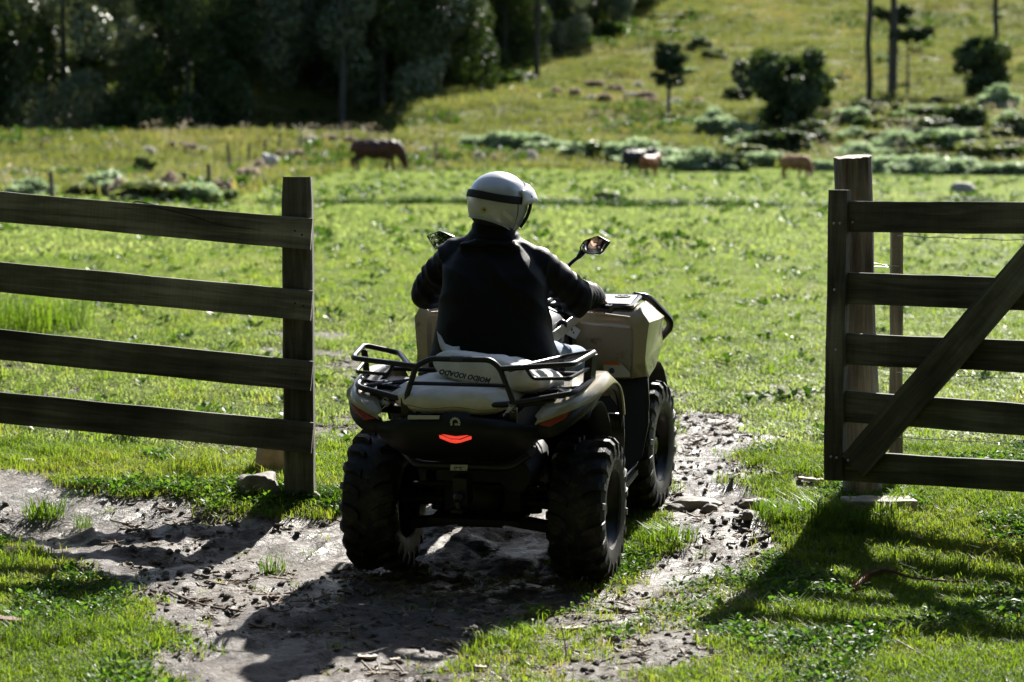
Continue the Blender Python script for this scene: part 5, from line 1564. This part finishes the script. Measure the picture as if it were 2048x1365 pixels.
def trunk_mb(h, r0, r1, seed, limbs=5, lean=.1, spread=1.5):
    g = np.random.default_rng(seed); mb = MB()
    pts = [Vector((lean * h * (i / 6) ** 1.5 + .05 * g.normal(), .05 * g.normal(), -.3 + (h + .3) * i / 6)) for i in range(7)]
    pp = spline(pts, 3); mb.tube(pp, [r0 + (r1 - r0) * i / (len(pp) - 1) for i in range(len(pp))], 9)
    for k in range(limbs):
        i = int(len(pp) * (.35 + .6 * k / max(1, limbs))); a = g.random() * 6.283
        p = pp[min(i, len(pp) - 1)]; q = p + Vector((math.cos(a) * spread * .5, math.sin(a) * spread * .5, spread * .35)); e = q + Vector((math.cos(a) * spread * .5, math.sin(a) * spread * .5, spread * .45))
        mb.tube(spline([p, q, e], 3), [r1 * 1.0 * (1 - .12 * j) for j in range(7)], 6)
    return mb
LM = {
 'forest': leafmat('dark_forest_leaves', (.013, .025, .008), (.034, .054, .016), (.075, .10, .038), .22, .45, .015, .2, True),
 'forest2': leafmat('grey_olive_leaves', (.045, .065, .028), (.095, .125, .060), (.19, .22, .135), .30, .38, .06, .2, True, (1.2, 1.2, .9)),  # olive leaves lightened in colour to give the wood sunlit silver edges
 'bush': leafmat('dark_bush_leaves', (.022, .038, .016), (.050, .075, .034), (.09, .115, .06), .34, .45, .02, .3, True),
 'pale': leafmat('blue_green_leaves', (.17, .235, .125), (.25, .32, .19), (.33, .40, .27), .58, .45, .02, .3, True, (1.15, 1.2, 1.0)),
 'fresh': leafmat('fresh_green_leaves', (.035, .075, .015), (.075, .125, .03), (.12, .16, .05), .45, .4, .02, .3, True),
 'olive': leafmat('olive_shrub_leaves', (.10, .13, .050), (.15, .18, .075), (.21, .22, .11), .52, .42, .02, .3, True, (1.3, 1.3, .7)),
 'dryp': leafmat('pinkish_dry_brush', (.21, .17, .135), (.34, .285, .235), (.48, .43, .37), .45, .5, .015, .6, True, (1.2, 1.15, 1.1)),
 'white': leafmat('pale_seed_plumes', (.25, .24, .22), (.40, .39, .36), (.55, .53, .5), .45, .5, .03, .6, True, (1.15, 1.15, 1.1)),
 'pine': leafmat('conifer_needles', (.012, .026, .012), (.026, .045, .020), (.045, .065, .03), .22, .45, .015, .3, True),
}
def place(o, p, s=1.0, rz=0.0):
    o.location = p; o.rotation_euler = (0, 0, rz); o.scale = (s, s, s) if not hasattr(s, '__len__') else s
    return o

# --- forest on the left
def forest_proto(name, seed, h, rx, mt, n=34000, low=.4):
    g = np.random.default_rng(seed)
    root = bpy.data.objects.new(name, None); COL.objects.link(root)
    bl = []
    k = 30
    for i in range(k):
        z = low + (h - low) * (i + .5) / k; w = rx * (.55 + .45 * math.sin(math.pi * min(1, .2 + .8 * z / h))) * (1.0 if z < h * .75 else max(.25, (h - z) / (h * .25)))
        a = g.random() * 6.283; q = w * (.55 + .5 * g.random() ** .6); r = rx * (.26 + .20 * g.random())
        bl.append(((q * math.cos(a), q * math.sin(a), z), (r, r, r * 1.15)))
    me = crown_mesh('crown', bl, n, .21, seed, droop=.5, long=1.3, shell=.80)
    link('crown', me, mt, root, 0)
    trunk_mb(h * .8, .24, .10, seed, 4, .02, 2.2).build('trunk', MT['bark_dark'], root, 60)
    return root
FP = [forest_proto('forest_tree', 101, 17, 4.4, LM['forest']), forest_proto('forest_tree', 102, 15, 4.0, LM['forest']), forest_proto('forest_tree', 103, 19, 4.8, LM['forest2']), forest_proto('forest_tree', 104, 16, 3.6, LM['forest2'])]
EDGE = [(-110, 277, 0), (10, 276, 1), (130, 274, 2), (255, 273, 0), (375, 271, 1), (480, 270, 3), (585, 264, 2), (650, 258, 0), (765, 246, 3), (840, 205, 1), (905, 170, 0), (960, 155, 1), (1010, 143, 0), (1055, 126, 1), (1105, 108, 2), (1150, 86, 0), (1195, 62, 3), (1232, 38, 1), (1262, 14, 0)]
NAMES = {2: 'silvery leaved forest tree near the left edge of the wood, third along the pasture', 5: 'grey-olive forest tree above the fence posts', 6: 'tall silvery forest tree with drooping sunlit right side, left of the pale trunk', 8: 'glittering silver leaved tree above the grazing brown cow', 14: 'silver tree on the slope beside the dark conifer trunk', 16: 'pale leaved tree near the top of the wooded slope'}
ORD = 'first second third fourth fifth sixth seventh eighth ninth tenth eleventh twelfth thirteenth fourteenth fifteenth sixteenth seventeenth eighteenth nineteenth'.split()
used = [False] * 4
def forest_tree(p, k, s, rz, label):
    if not used[k]: o = FP[k]; used[k] = True
    else: o = copy_tree(FP[k])
    place(o, (p[0], p[1], Hz(p[0], p[1]) - .2), s, rz)
    tag(o, label, 'tree', 'trees of the wood')
g = np.random.default_rng(77)
EP = [gp(px, py) for px, py, k in EDGE]
for i, (p, (px, py, k)) in enumerate(zip(EP, EDGE)):
    p = p.copy(); off = ((25 if i < 8 else 2.5) + 8 * (i % 2)) / p.y; EP[i] = p * (1 + off)
    forest_tree(p * (1 + off), k, (.85 + .25 * g.random()) * (1.0 if i < 10 else .72), g.random() * 6.283, NAMES.get(i, 'dark forest tree, %s from the left in the front row of the wood' % ORD[i]))
for row, (dx, dy) in enumerate(((-3.2, 12), (-6.5, 26), (-10, 42))):
    for i in range(0, len(EP)):
        p = EP[i]
        if row and i % 2: continue
        forest_tree(p + Vector((dx + 2 * g.normal(), dy + 2 * g.normal(), 0)), int(g.integers(0, 4)), (.55, .8, 1.15)[row] + .2 * g.random(), g.random() * 6.283, 'dark forest tree deep inside the wood behind its front row')
for q, (px, py, dy) in enumerate(((690, 262, 17), (725, 256, 12), (752, 250, 14), (800, 226, 8))):
    p = gp(px, py); forest_tree(p * (1 + dy / p.y), (0, 3, 1, 2)[q], .8 + .1 * q, q * 1.7, ('dark forest tree behind the pale bare trunk', 'drooping forest tree just right of the pale bare trunk', 'dark forest tree right behind the grazing brown cow', 'silvery forest tree where the wood starts to climb the slope')[q])
for q, (px, dy) in enumerate(((-260, 27), (-400, 24), (-550, 30), (-700, 26), (-860, 32), (-1040, 28))):
    p = gp(px, 277); forest_tree(p * (1 + dy / p.y), q % 4, .95 + .08 * (q % 3), q * 1.3, 'dark tree of the wood beyond the left edge of the picture')
# the wood behind the camera, which the mirrors show
for row, (yy, n_) in enumerate(((-9, 9), (-16, 11))):
    for i in range(n_):
        x_ = (i - (n_ - 1) / 2) * 5.6 + g.normal() * .8
        forest_tree(Vector((x_, yy - 2 + .010 * x_ * x_ + g.normal(), 0)), int(g.integers(0, 4)), 1.45 + .2 * g.random(), g.random() * 6.283, 'tall dark tree added out of view beside the viewer to hold back skylight')
for x_, y_ in ((-15, -3), (-17, 4), (-19, 11), (17, -4), (19.5, 3)):  # unseen trees on both flanks, added to darken the sky fill
    forest_tree(Vector((x_, y_, 0)), int(g.integers(0, 4)), 1.3 + .2 * g.random(), g.random() * 6.283, 'tall dark tree added out of view beside the viewer to hold back skylight')
# bare pale trunks in front of the wood
def bare_trunk(label, px, py, wpx, h, top='crown', nm='tall_pine'):
    p = gp(px, py); r = wpx * p.y / FPX / 2
    o = thing(nm, label, 'tree', tuple(p))
    mb = MB(); g = np.random.default_rng(int(px)); pts = [Vector((.05 * g.normal() * (i > 0), 0, -.3 + (h + .3) * i / 8)) for i in range(9)]
    pp = spline(pts, 4); mb.tube(pp, [r * (1.12 - .35 * i / (len(pp) - 1)) for i in range(len(pp))], 12); mb.build('trunk', MT['bark_dark'], o, 60)
    # candelabra crown of upturned boughs with needle tufts
    mb = MB(); bl = []
    for w in range(3):
        z = h - .2 - w * 1.1; nb = 11
        for k in range(nb):
            a = 6.283 * k / nb + w; L_ = (2.6 + .5 * w) * (.85 + .3 * g.random())
            P = [Vector((0, 0, z)), Vector((math.cos(a) * L_ * .5, math.sin(a) * L_ * .5, z - .25)), Vector((math.cos(a) * L_, math.sin(a) * L_, z + .5))]
            mb.tube(spline(P, 3), [.06, .05, .045, .04, .035, .03, .025], 6)
            bl.append((tuple(P[2]), (.55, .55, .45))); bl.append((tuple(P[1].lerp(P[2], .6)), (.4, .4, .3)))
    mb.build('bough', MT['bark'], o, 60)
    link('crown', crown_mesh('crown', bl, 3600, .16, int(px) + 5, long=1.6), LM['pine'], o, 0)
    return o
bare_trunk('tall bare conifer trunk in front of the dark wood above the brown cow', 688, 268, 14, 17)
bare_trunk('dark conifer trunk at the edge of the wooded slope', 1074, 160, 11, 16)
bare_trunk('leftmost of three tall bare conifer trunks on the right hillside', 1737, 212, 12, 17)
bare_trunk('thick bare conifer trunk standing right of the leftmost tall trunk', 1786, 196, 13, 18)
bare_trunk('tall bare conifer trunk in front of the round bush at the right edge', 1991, 178, 10, 17)

def conifer(label, px, py, h, tiers, wpx=7):
    p = gp(px, py); r = wpx * p.y / FPX / 2
    o = thing('young_conifer', label, 'tree', tuple(p)); mb = MB()
    mb.tube([(0, 0, -.2), (.02, 0, h * .3), (0, 0, h * .65), (.02, 0, h)], [r, r * .9, r * .7, r * .35], 9); mb.build('trunk', MT['bark'], o, 60)
    mb = MB(); bl = []; g = np.random.default_rng(int(px))
    for (z, L_, n_, s_) in tiers:
        for k in range(n_):
            a = 6.283 * (k + .5 * g.random()) / n_; q = L_ * (.55 + .75 * g.random()); z = z + (g.random() - .5) * .5
            e = Vector((math.cos(a) * q, math.sin(a) * q, z + .15 * q)); b_ = Vector((0, 0, z - .25 * q))
            mb.tube(spline([b_, b_.lerp(e, .5) + Vector((0, 0, -.08)), e], 3), [.045, .04, .035, .03, .026, .022, .02], 5)
            s_k = s_ * (.7 + .5 * g.random()); bl.append((tuple(e), (s_k, s_k, s_k * .8))); bl.append((tuple(b_.lerp(e, .65)), (s_ * .8, s_ * .8, s_ * .6)))
    mb.build('bough', MT['bark'], o, 60)
    link('crown', crown_mesh('crown', bl, 3400, .14, int(px), long=1.9, droop=-.2, shell=.3), LM['pine'], o, 0)
    return o
d1 = gp(1337, 232); k1 = d1.y / FPX
conifer('young conifer with a dense rounded crown standing alone on the slope', 1337, 232, 142 * k1, [(62 * k1, 34 * k1, 3, 9 * k1), (84 * k1, 30 * k1, 5, 13 * k1), (100 * k1, 26 * k1, 7, 15 * k1), (118 * k1, 24 * k1, 7, 15 * k1), (134 * k1, 14 * k1, 6, 13 * k1)], 8)
d2 = gp(1815, 195); k2 = d2.y / FPX
conifer('slender umbrella-topped conifer right of the thick bare trunk', 1815, 195, 130 * k2, [(118 * k2, 42 * k2, 7, 10 * k2), (126 * k2, 34 * k2, 6, 10 * k2)], 6)
d3 = gp(1784, 193); k3 = d3.y / FPX
conifer('umbrella-topped conifer behind the thick bare trunk', 1779, 191, 155 * k3, [(144 * k3, 32 * k3, 8, 11 * k3), (154 * k3, 30 * k3, 8, 10 * k3)], 9)

# --- big round bushes on the hillside
def big_bush(label, px, py, wpx, hpx, seed, mt, n=14000):
    p = gp(px, py); k = p.y / FPX; w, h = wpx * k, hpx * k
    o = thing('bushy_tree', label, 'tree', tuple(p))
    g = np.random.default_rng(seed); bl = []
    for i in range(44):
        d = g.normal(size=3); d /= np.linalg.norm(d); q = .45 + .5 * g.random()
        c = (d[0] * q * w * .42, d[1] * q * w * .42, h * .55 + d[2] * q * h * .40); r = w * (.07 + .11 * g.random() ** 1.5); c = (c[0] * (1.12 if d[2] < .3 else .95) + .06 * w * (d[2] < -.1), c[1], c[2]); bl.append((c, (r, r, r * .85)))
    for i in range(14):
        a = g.random() * 6.283; r = w * (.07 + .05 * g.random()); bl.append(((math.cos(a) * w * .36 * g.random(), math.sin(a) * w * .3, h * (.05 + .25 * g.random())), (r, r, r * .9)))
    link('crown', crown_mesh('crown', bl, n, .21, seed, droop=.2, shell=.6), mt, o, 0)
    trunk_mb(h * .6, .16, .06, seed, 6, .05, w * .2).build('trunk', MT['bark'], o, 60)
    return o
big_bush('large dark rounded bush tree on the slope above the tan cow', 1578, 262, 190, 185, 5, LM['bush'], 20000)
big_bush('dark round bush behind the rightmost bare trunk', 1962, 195, 130, 128, 6, LM['bush'])
big_bush('smaller grey-green bush leaning on the left of the large bush tree', 1492, 190, 70, 80, 7, LM['forest2'], 4000)

# --- shrubs
def shrub_proto(kind, seed, n, size, w, h, long=1.0, droop=0.0):
    root = bpy.data.objects.new('shrub', None); COL.objects.link(root)
    bl = lumps(seed, 16, (w * .36, w * .36, h * .30), h * .45, w * .20)
    bl = [(c, r) for c, r in bl] + [((0, 0, h * .2), (w * .38, w * .38, h * .22))]
    link('foliage', crown_mesh('foliage', bl, n, size, seed, shell=.55, long=long, droop=droop), LM[kind], root, 0)
    mb = MB(); g = np.random.default_rng(seed)
    for k in range(5):
        a = 6.283 * k / 5; mb.tube([(0, 0, -.1), (math.cos(a) * w * .12, math.sin(a) * w * .12, h * .3), (math.cos(a) * w * .22, math.sin(a) * w * .22, h * .6)], [.03, .02, .012], 5)
    mb.build('stem', MT['bark'], root, 60)
    return root
SPR = {}
for kind, (n, size, w, h, lg, dr) in {'pale': (3400, .085, 1.5, 1.1, 2.6, -.9), 'fresh': (2600, .10, 1.4, 1.1, 1.3, 0), 'olive': (2600, .10, 1.4, 1.1, 1.4, 0), 'bush': (2600, .12, 1.5, 1.2, 1.1, 0), 'dryp': (2400, .075, 1.3, .8, 2.4, -.5), 'white': (900, .08, 1.2, 1.1, 1.6, -.4)}.items():
    SPR[kind] = [shrub_proto(kind, 200 + 7 * i + len(kind), n, size, w, h, lg, dr) for i in range(2)]
SU = {k: [False, False] for k in SPR}
SIZE0 = {'pale': (1.5, 1.1), 'fresh': (1.4, 1.1), 'olive': (1.4, 1.1), 'bush': (1.5, 1.2), 'dryp': (1.3, .8), 'white': (1.2, 1.1)}
def shrub(kind, px, py, wpx, hpx, label, group=None, v=None, dy=0):
    p = gp(px, py); k = p.y / FPX
    v = int(g.integers(0, 2)) if v is None else v
    if not SU[kind][v]: o = SPR[kind][v]; SU[kind][v] = True
    else: o = copy_tree(SPR[kind][v])
    w0, h0 = SIZE0[kind]; sx = (1.45 + .5 * g.random()) * wpx * k / w0; sz = (.8 + .45 * g.random()) * hpx * k / h0
    if kind in ('white', 'dryp'): sx *= .62; sz *= 1.1
    place(o, p + Vector((0, 0, -.05)), (sx, sx, sz), g.random() * 6.283)
    o.name = {'dryp': 'dry_brush', 'white': 'seed_plume'}.get(kind, 'shrub')
    return tag(o, label, {'dryp': 'dry brush', 'white': 'plant'}.get(kind, 'shrub'), group)
PG = 'pale blue-green shrubs along the far edge of the pasture'
for px, py, w, h, lab in [(962, 298, 60, 40, 'leftmost pale shrub of the row behind the rider\'s helmet'), (1010, 300, 62, 40, 'pale shrub second in the row above the helmet'), (1055, 303, 66, 42, 'pale shrub midway along the row above the helmet'), (1100, 310, 70, 48, 'broad pale shrub at the right of the row above the helmet'), (1150, 312, 55, 36, 'low pale shrub between helmet row and dark rounded shrub'), (1240, 318, 60, 38, 'pale shrub left behind the black cow'), (1330, 335, 120, 52, 'wide pale shrub behind the black cow and the red calf'), (1280, 322, 70, 44, 'pale shrub above the black cow'), (1395, 342, 74, 50, 'grey-green shrub right of the red calf'), (1450, 346, 50, 34, 'small pale shrub midway between calf and tan cow'),
                          (1525, 335, 60, 40, 'pale shrub left of the tan cow'), (1640, 345, 50, 38, 'pale shrub right of the tan cow beside the round post'), (1770, 348, 90, 42, 'pale shrub just right of the round post top'), (1850, 352, 100, 50, 'long low pale shrub at the pasture edge right of the post'), (1930, 352, 80, 44, 'pale shrub at the pasture edge before the right picture side'), (2010, 352, 90, 46, 'pale shrub at the pasture edge in the right corner of the field'), (1720, 318, 90, 40, 'pale shrub behind and above the round post top'), (1800, 305, 100, 48, 'pale shrub in the second row right of the post'), (1890, 300, 80, 50, 'pale shrub of the second row left of the dark thicket'), (1430, 262, 44, 44, 'lone pale shrub on the slope left of the large bush tree'), (1995, 225, 50, 50, 'pale shrub below the rightmost bare trunk'), (1600, 300, 44, 40, 'small fresh pale shrub below the large bush tree'), (1375, 150, 30, 24, 'tiny pale shrub on the slope right of the lone conifer'), (1700, 250, 60, 40, 'grey shrub at the foot of the leftmost tall trunk')]:
    shrub('pale', px, py, w, h, lab, PG)
for px, py, w, h, kind, lab in [(1195, 312, 44, 34, 'fresh', 'dark green rounded shrub in the row between helmet and black cow'), (1455, 345, 60, 48, 'bush', 'dark shrub left of the tan cow under the slope'), (1500, 320, 60, 50, 'olive', 'olive shrub in shadow under the large bush tree'), (1560, 305, 90, 55, 'bush', 'dark shrub at the foot of the large bush tree'), (1625, 290, 70, 60, 'bush', 'dark shrub right below the large bush tree'), (1335, 250, 70, 24, 'bush', 'low dark shrub round the foot of the lone conifer'), (1870, 285, 90, 60, 'bush', 'dark thicket below the rightmost round bush'), (1925, 262, 70, 60, 'bush', 'dark thicket shrub left of the right edge'), (2030, 275, 90, 60, 'bush', 'dark shrub at the right edge of the slope'), (1790, 262, 90, 40, 'olive', 'olive shrub below the thick bare trunk'), (1840, 240, 80, 36, 'olive', 'olive shrub on the slope below the slender conifer'), (1745, 225, 50, 26, 'bush', 'dark shrub at the foot of the leftmost tall trunk'), (1960, 320, 90, 40, 'olive', 'olive shrub in the second row near the right edge'), (2030, 318, 70, 40, 'fresh', 'fresh green shrub in the second row at the right edge'), (1400, 100, 40, 30, 'bush', 'dark shrub high on the slope right of the lone conifer'), (1430, 120, 44, 26, 'olive', 'olive shrub high on the slope'), (1340, 72, 36, 22, 'bush', 'dark shrub above the lone conifer crown'), (1480, 200, 44, 30, 'bush', 'small dark shrub left below the large bush tree'), (1225, 70, 50, 36, 'fresh', 'bright shrub at the upper end of the wood'), (1140, 90, 60, 44, 'fresh', 'green shrub against the wooded slope'), (1010, 165, 90, 28, 'fresh', 'low green shrub along the foot of the wooded slope'),
                                (300, 240, 90, 60, 'fresh', 'sunlit green shrub inside the dark wood on the left'), (240, 236, 70, 40, 'fresh', 'smaller green shrub inside the dark wood on the left'), (1222, 412, 62, 36, 'fresh', 'rounded green rush clump in the field ditch right of the helmet'), (1260, 408, 44, 20, 'olive', 'low olive tuft in the ditch beside the rush clump'), (1330, 408, 60, 16, 'bush', 'low dark tuft in the ditch far right of the rush clump'), (1150, 408, 50, 16, 'bush', 'low dark tuft in the ditch left of the rush clump'), (1850, 395, 60, 16, 'bush', 'low dark tuft in the far field right of the round post'), (1930, 402, 70, 14, 'bush', 'low dark tuft beside the grey rock in the far field'),
                                (288, 356, 34, 56, 'olive', 'dark leaning shrub above the left gate'), (215, 390, 80, 60, 'pale', 'pale bushy weed behind the left gate'), (300, 405, 110, 60, 'olive', 'tangled olive weeds behind the left gate'), (380, 408, 70, 56, 'pale', 'pale weed clump right of the dark leaning shrub'), (420, 412, 50, 40, 'fresh', 'bright weed clump at the foot of the wire fence'), (455, 400, 40, 34, 'fresh', 'yellow-green weed clump beside the dry brush'), (160, 392, 60, 40, 'olive', 'olive weeds right of the lone fence post'), (60, 392, 70, 36, 'pale', 'pale weeds at the left picture edge'), (20, 380, 44, 30, 'white', 'white glittering seed heads at the left edge above the gate'), (300, 312, 34, 22, 'white', 'pale plumes on top of the dark leaning shrub'), (340, 400, 60, 50, 'dryp', 'pinkish dry weeds between the leaning shrub and pale weeds'), (240, 395, 60, 46, 'dryp', 'pinkish dry weeds left of the leaning shrub')]:
    shrub(kind, px, py, w, h, lab, 'shrubs and weeds of the pasture edge and slope')
rs_ = np.random.default_rng(314)
for i in range(58):
    px = 1420 + 640 * rs_.random(); py = 205 + 125 * rs_.random() ** .8
    if px < 1690 and py < 262: continue
    kd = ['bush', 'olive', 'pale', 'olive', 'fresh'][i % 5]; v = .7 + .6 * rs_.random()
    shrub(kd, px, py, 46 * v, 30 * v, {'bush': 'dark shrub', 'olive': 'olive shrub', 'pale': 'pale shrub', 'fresh': 'green shrub'}[kd] + ' of the scrub crowding the foot of the right hillside', 'scrub at the foot of the right hillside')
for i in range(46):
    px = 1090 + 960 * rs_.random(); py = 8 + 190 * rs_.random()
    if px < 1290 and py < 300 - .22 * (px - 800): px += 260
    kd = ['bush', 'olive', 'olive', 'pale'][i % 4]; v = .4 + .7 * rs_.random() ** 2
    shrub(kd, px, py, 26 * v, 13 * v, {'bush': 'small dark bush', 'olive': 'small olive bush', 'pale': 'small pale bush'}[kd] + ' dotted over the open upper hillside', 'small bushes dotted over the hillside')
DG = 'heaps of dry brush along the wire fence'
for i, (px, py, w, h) in enumerate([(440, 392, 50, 34), (468, 378, 52, 32), (498, 365, 50, 32), (520, 350, 44, 30), (535, 335, 44, 28), (560, 322, 46, 22), (590, 318, 50, 20), (505, 372, 40, 26), (455, 388, 40, 26)]):
    shrub('dryp', px, py, w, h, ['nearest heap of pinkish dry brush along the wire fence', 'second nearest dry brush heap along the wire fence', 'dry brush heap midway along the wire fence', 'dry brush heap left below the pale calf', 'dry brush heap beside the pale calf', 'dry brush heap just beyond the pale calf', 'farthest low dry brush heap along the wire fence', 'low dry brush in front of the midway heap', 'low dry brush in front of the nearest heap'][i], DG)
DG2 = 'scattered pale dry tufts'
for i in range(30):
    px = [620, 660, 700, 850, 880, 910, 960, 990, 1030, 1065, 905, 930, 1060, 1110, 1150, 1180, 1210, 1240, 1260, 1290, 1300, 1350, 1400, 380, 410, 90, 350, 1275, 1225, 1190][i]
    py = [285, 282, 290, 312, 318, 160, 322, 326, 325, 320, 180, 168, 165, 190, 195, 200, 205, 190, 196, 200, 212, 210, 216, 300, 305, 292, 296, 180, 186, 176][i]
    shrub('dryp' if i % 3 else 'white', px, py, 26 + 16 * g.random(), 14 + 8 * g.random(), 'small pale dry tuft scattered over the rough grass and slope', DG2)

# --- wire fence line with wooden stakes
FPOST = [(105, 400, 55), (370, 398, 52), (418, 392, 64), (460, 350, 64), (497, 330, 42), (530, 312, 34), (558, 302, 36), (873, 318, 34), (1150, 318, 36), (600, 300, 30)]
FL = ['lone fence post above the planks of the left gate', 'fence post half hidden in weeds right of the leaning shrub', 'fence post at the near end of the dry brush', 'fence post behind the dry brush, second from its near end', 'fence post midway along the dry brush', 'fence post above the pale calf', 'fence post at the far end of the dry brush', 'fence post right of the grazing brown cow', 'fence post among pale shrubs left of the black cow', 'short fence post beyond the dry brush']
fp0 = None
fps = []
for (px, py, hp_), lab in zip(FPOST, FL):
    p = gp(px, py); k = p.y / FPX
    if fp0 is None:
        mb = MB(); g2 = np.random.default_rng(1)
        rings = [[(.055 * math.cos(a) * (1 + .1 * math.sin(3 * a)), .055 * math.sin(a), z) for a in np.linspace(0, 2 * math.pi, 10, endpoint=False)] for z in (-.2, .2, .6, .98, 1.0)]
        mb.loft(rings); fp0 = mb.build('fence_post', MT['bark'], None, 50); o = fp0
    else:
        o = fp0.copy(); COL.objects.link(o)
    o.location = p; o.scale = (1, 1, hp_ * k); o.rotation_euler = (.04 * g.normal(), .04 * g.normal(), g.random() * 3)
    fps.append((p, hp_ * k)); tag(o, lab, 'fence post', 'fence posts along the pasture edge')

# ------------------------------------------------------------------ cattle
def cow(label, px, py, lenpx, pose, heading, c1, c2, seed, face=None, young=1.0):
    """heading: angle of the cow's forward axis from +X (anticlockwise seen from above)"""
    p = gp(px, py); k = p.y / FPX
    S = lenpx * k / 1.72 if pose == 'side' else lenpx * k / 1.32
    mb = MB()
    for (x, z, rx, ry, rz_) in ((-.64, 1.0, .28, .28, .30), (-.35, .95, .36, .34, .37), (0, .90, .42, .37, .42), (.35, .92, .38, .33, .42), (.62, .97, .27, .27, .36)):
        mb.ell((x, 0, z), (rx, ry, rz_), 18, 12)
    mb.tube([(-.80, 0, 1.22), (-.3, 0, 1.27), (.3, 0, 1.25), (.68, 0, 1.26)], [.10, .11, .10, .10], 10)
    if pose == 'side' or pose == 'graze':
        nk = [(.68, 0, 1.08), (.92, 0, .86), (1.08, 0, .56)]; hd = [(1.06, 0, .58), (1.13, 0, .38), (1.17, 0, .18)]
    else:
        nk = [(.66, 0, 1.10), (.90, 0, 1.26), (1.02, 0, 1.36)]; hd = [(1.0, 0, 1.40), (1.16, .10, 1.30), (1.30, .16, 1.20)]
    mb.tube(spline(nk, 4), [.31, .30, .285, .265, .245, .225, .20, .185, .17], 12)
    mb.tube(spline(hd, 4), [.155, .165, .16, .15, .135, .125, .115, .108, .10], 12); mb.ell(hd[2], (.095, .095, .07), 12, 8)
    for s in (-1, 1):
        e = Vector(hd[0]) + Vector((-.03, .12 * s, .06)); mb.tube([e, e + Vector((-.02, .16 * s, .0))], [.045, .05], 8); mb.ell(e + Vector((-.02, .17 * s, 0)), (.03, .07, .045), 10, 8)
        st = .16 if s > 0 else -.02
        # front leg
        mb.tube(spline([(.52 + .0, .15 * s, .85), (.50 + st, .15 * s, .48), (.50 + st * 1.1, .15 * s, .44), (.48 + st * 1.3, .15 * s, .10), (.52 + st * 1.3, .15 * s, .0)], 4), [.13] * 4 + [.075] * 4 + [.066] * 4 + [.052] * 4 + [.062], 10)
        sr = -.12 if s > 0 else .06
        mb.tube(spline([(-.62, .17 * s, .95), (-.52 + sr, .17 * s, .66), (-.74 + sr, .16 * s, .44), (-.70 + sr, .16 * s, .10), (-.66 + sr, .16 * s, .0)], 4), [.19, .18, .17, .15, .12, .105, .095, .085, .075, .068, .062, .058, .055, .052, .052, .055, .06], 10)
    mb.tube(spline([(-.84, 0, 1.20), (-.92, 0, 1.05), (-.93, .02, .70), (-.92, .03, .42)], 4), [.035] * 9 + [.025] * 2 + [.05, .03], 8)
    me = remesh(mb, .026, 4)
    nv_ = len(me.vertices); co = np.empty(nv_ * 3); me.vertices.foreach_get('co', co); co = co.reshape(-1, 3)
    co[:, 0] *= 1.0; me.vertices.foreach_set('co', co.reshape(-1))
    f = np.zeros(nv_)
    if face: 
        hc = np.array(hd[2]); f = sstep(.24, .14, np.linalg.norm(co - hc, axis=1))
    a = me.attributes.new('muzzle', 'FLOAT', 'POINT'); a.data.foreach_set('value', f.astype(np.float32))
    m, t, out = nodes('cow_hide'); L = t.links.new
    n = N(t, 'ShaderNodeTexNoise', i_Scale=2.2, i_Detail=4.0); tc = N(t, 'ShaderNodeTexCoord'); L(tc.outputs['Object'], n.inputs['Vector'])
    c = ramp(t, n.outputs[0], [(.35, c1), (.65, c2)])
    at_ = N(t, 'ShaderNodeAttribute', attribute_name='muzzle'); mx = N(t, 'ShaderNodeMix', data_type='RGBA'); L(at_.outputs['Fac'], mx.inputs[0]); L(c, mx.inputs[6]); mx.inputs[7].default_value = (*(face or c1), 1)
    pb = N(t, 'ShaderNodeBsdfPrincipled', i_Roughness=.55); L(mx.outputs[2], pb.inputs['Base Color']); pb.inputs['Specular IOR Level'].default_value = .25; pb.inputs['Sheen Weight'].default_value = .5 if c1[0] > .03 and c1[0] < .2 else 0; pb.inputs['Sheen Roughness'].default_value = .3; pb.inputs['Sheen Tint'].default_value = (1, .6, .32, 1)
    L(pb.outputs[0], out.inputs[0])
    o = link('cow', me, m, None, 180)
    o.location = p + Vector((0, 0, .05)); o.rotation_euler = (0, 0, heading); o.scale = (S * young, S, S * .9)
    return tag(o, label, 'cow')
cow('brown cow grazing with lowered head in the field left of the rider', 750, 345, 90, 'side', R(2), (.026, .010, .005), (.07, .025, .010), 1)
cow('black cow standing half hidden behind the reddish calf', 1274, 347, 48, 'stand', R(28), (.010, .010, .011), (.02, .02, .021), 2)
cow('reddish brown calf facing away in front of the black cow', 1300, 355, 45, 'stand', R(58), (.13, .042, .015), (.25, .088, .034), 3, (.45, .36, .28))
cow('tan brown cow grazing near the round post on the right', 1589, 360, 51, 'graze', R(-50), (.12, .056, .02), (.28, .145, .058), 4, (.42, .34, .26))
cow('pale calf with a dark head standing at the dry brush by the wire fence', 541, 346, 36, 'stand', R(118), (.34, .30, .27), (.46, .42, .38), 5, (.02, .02, .02))
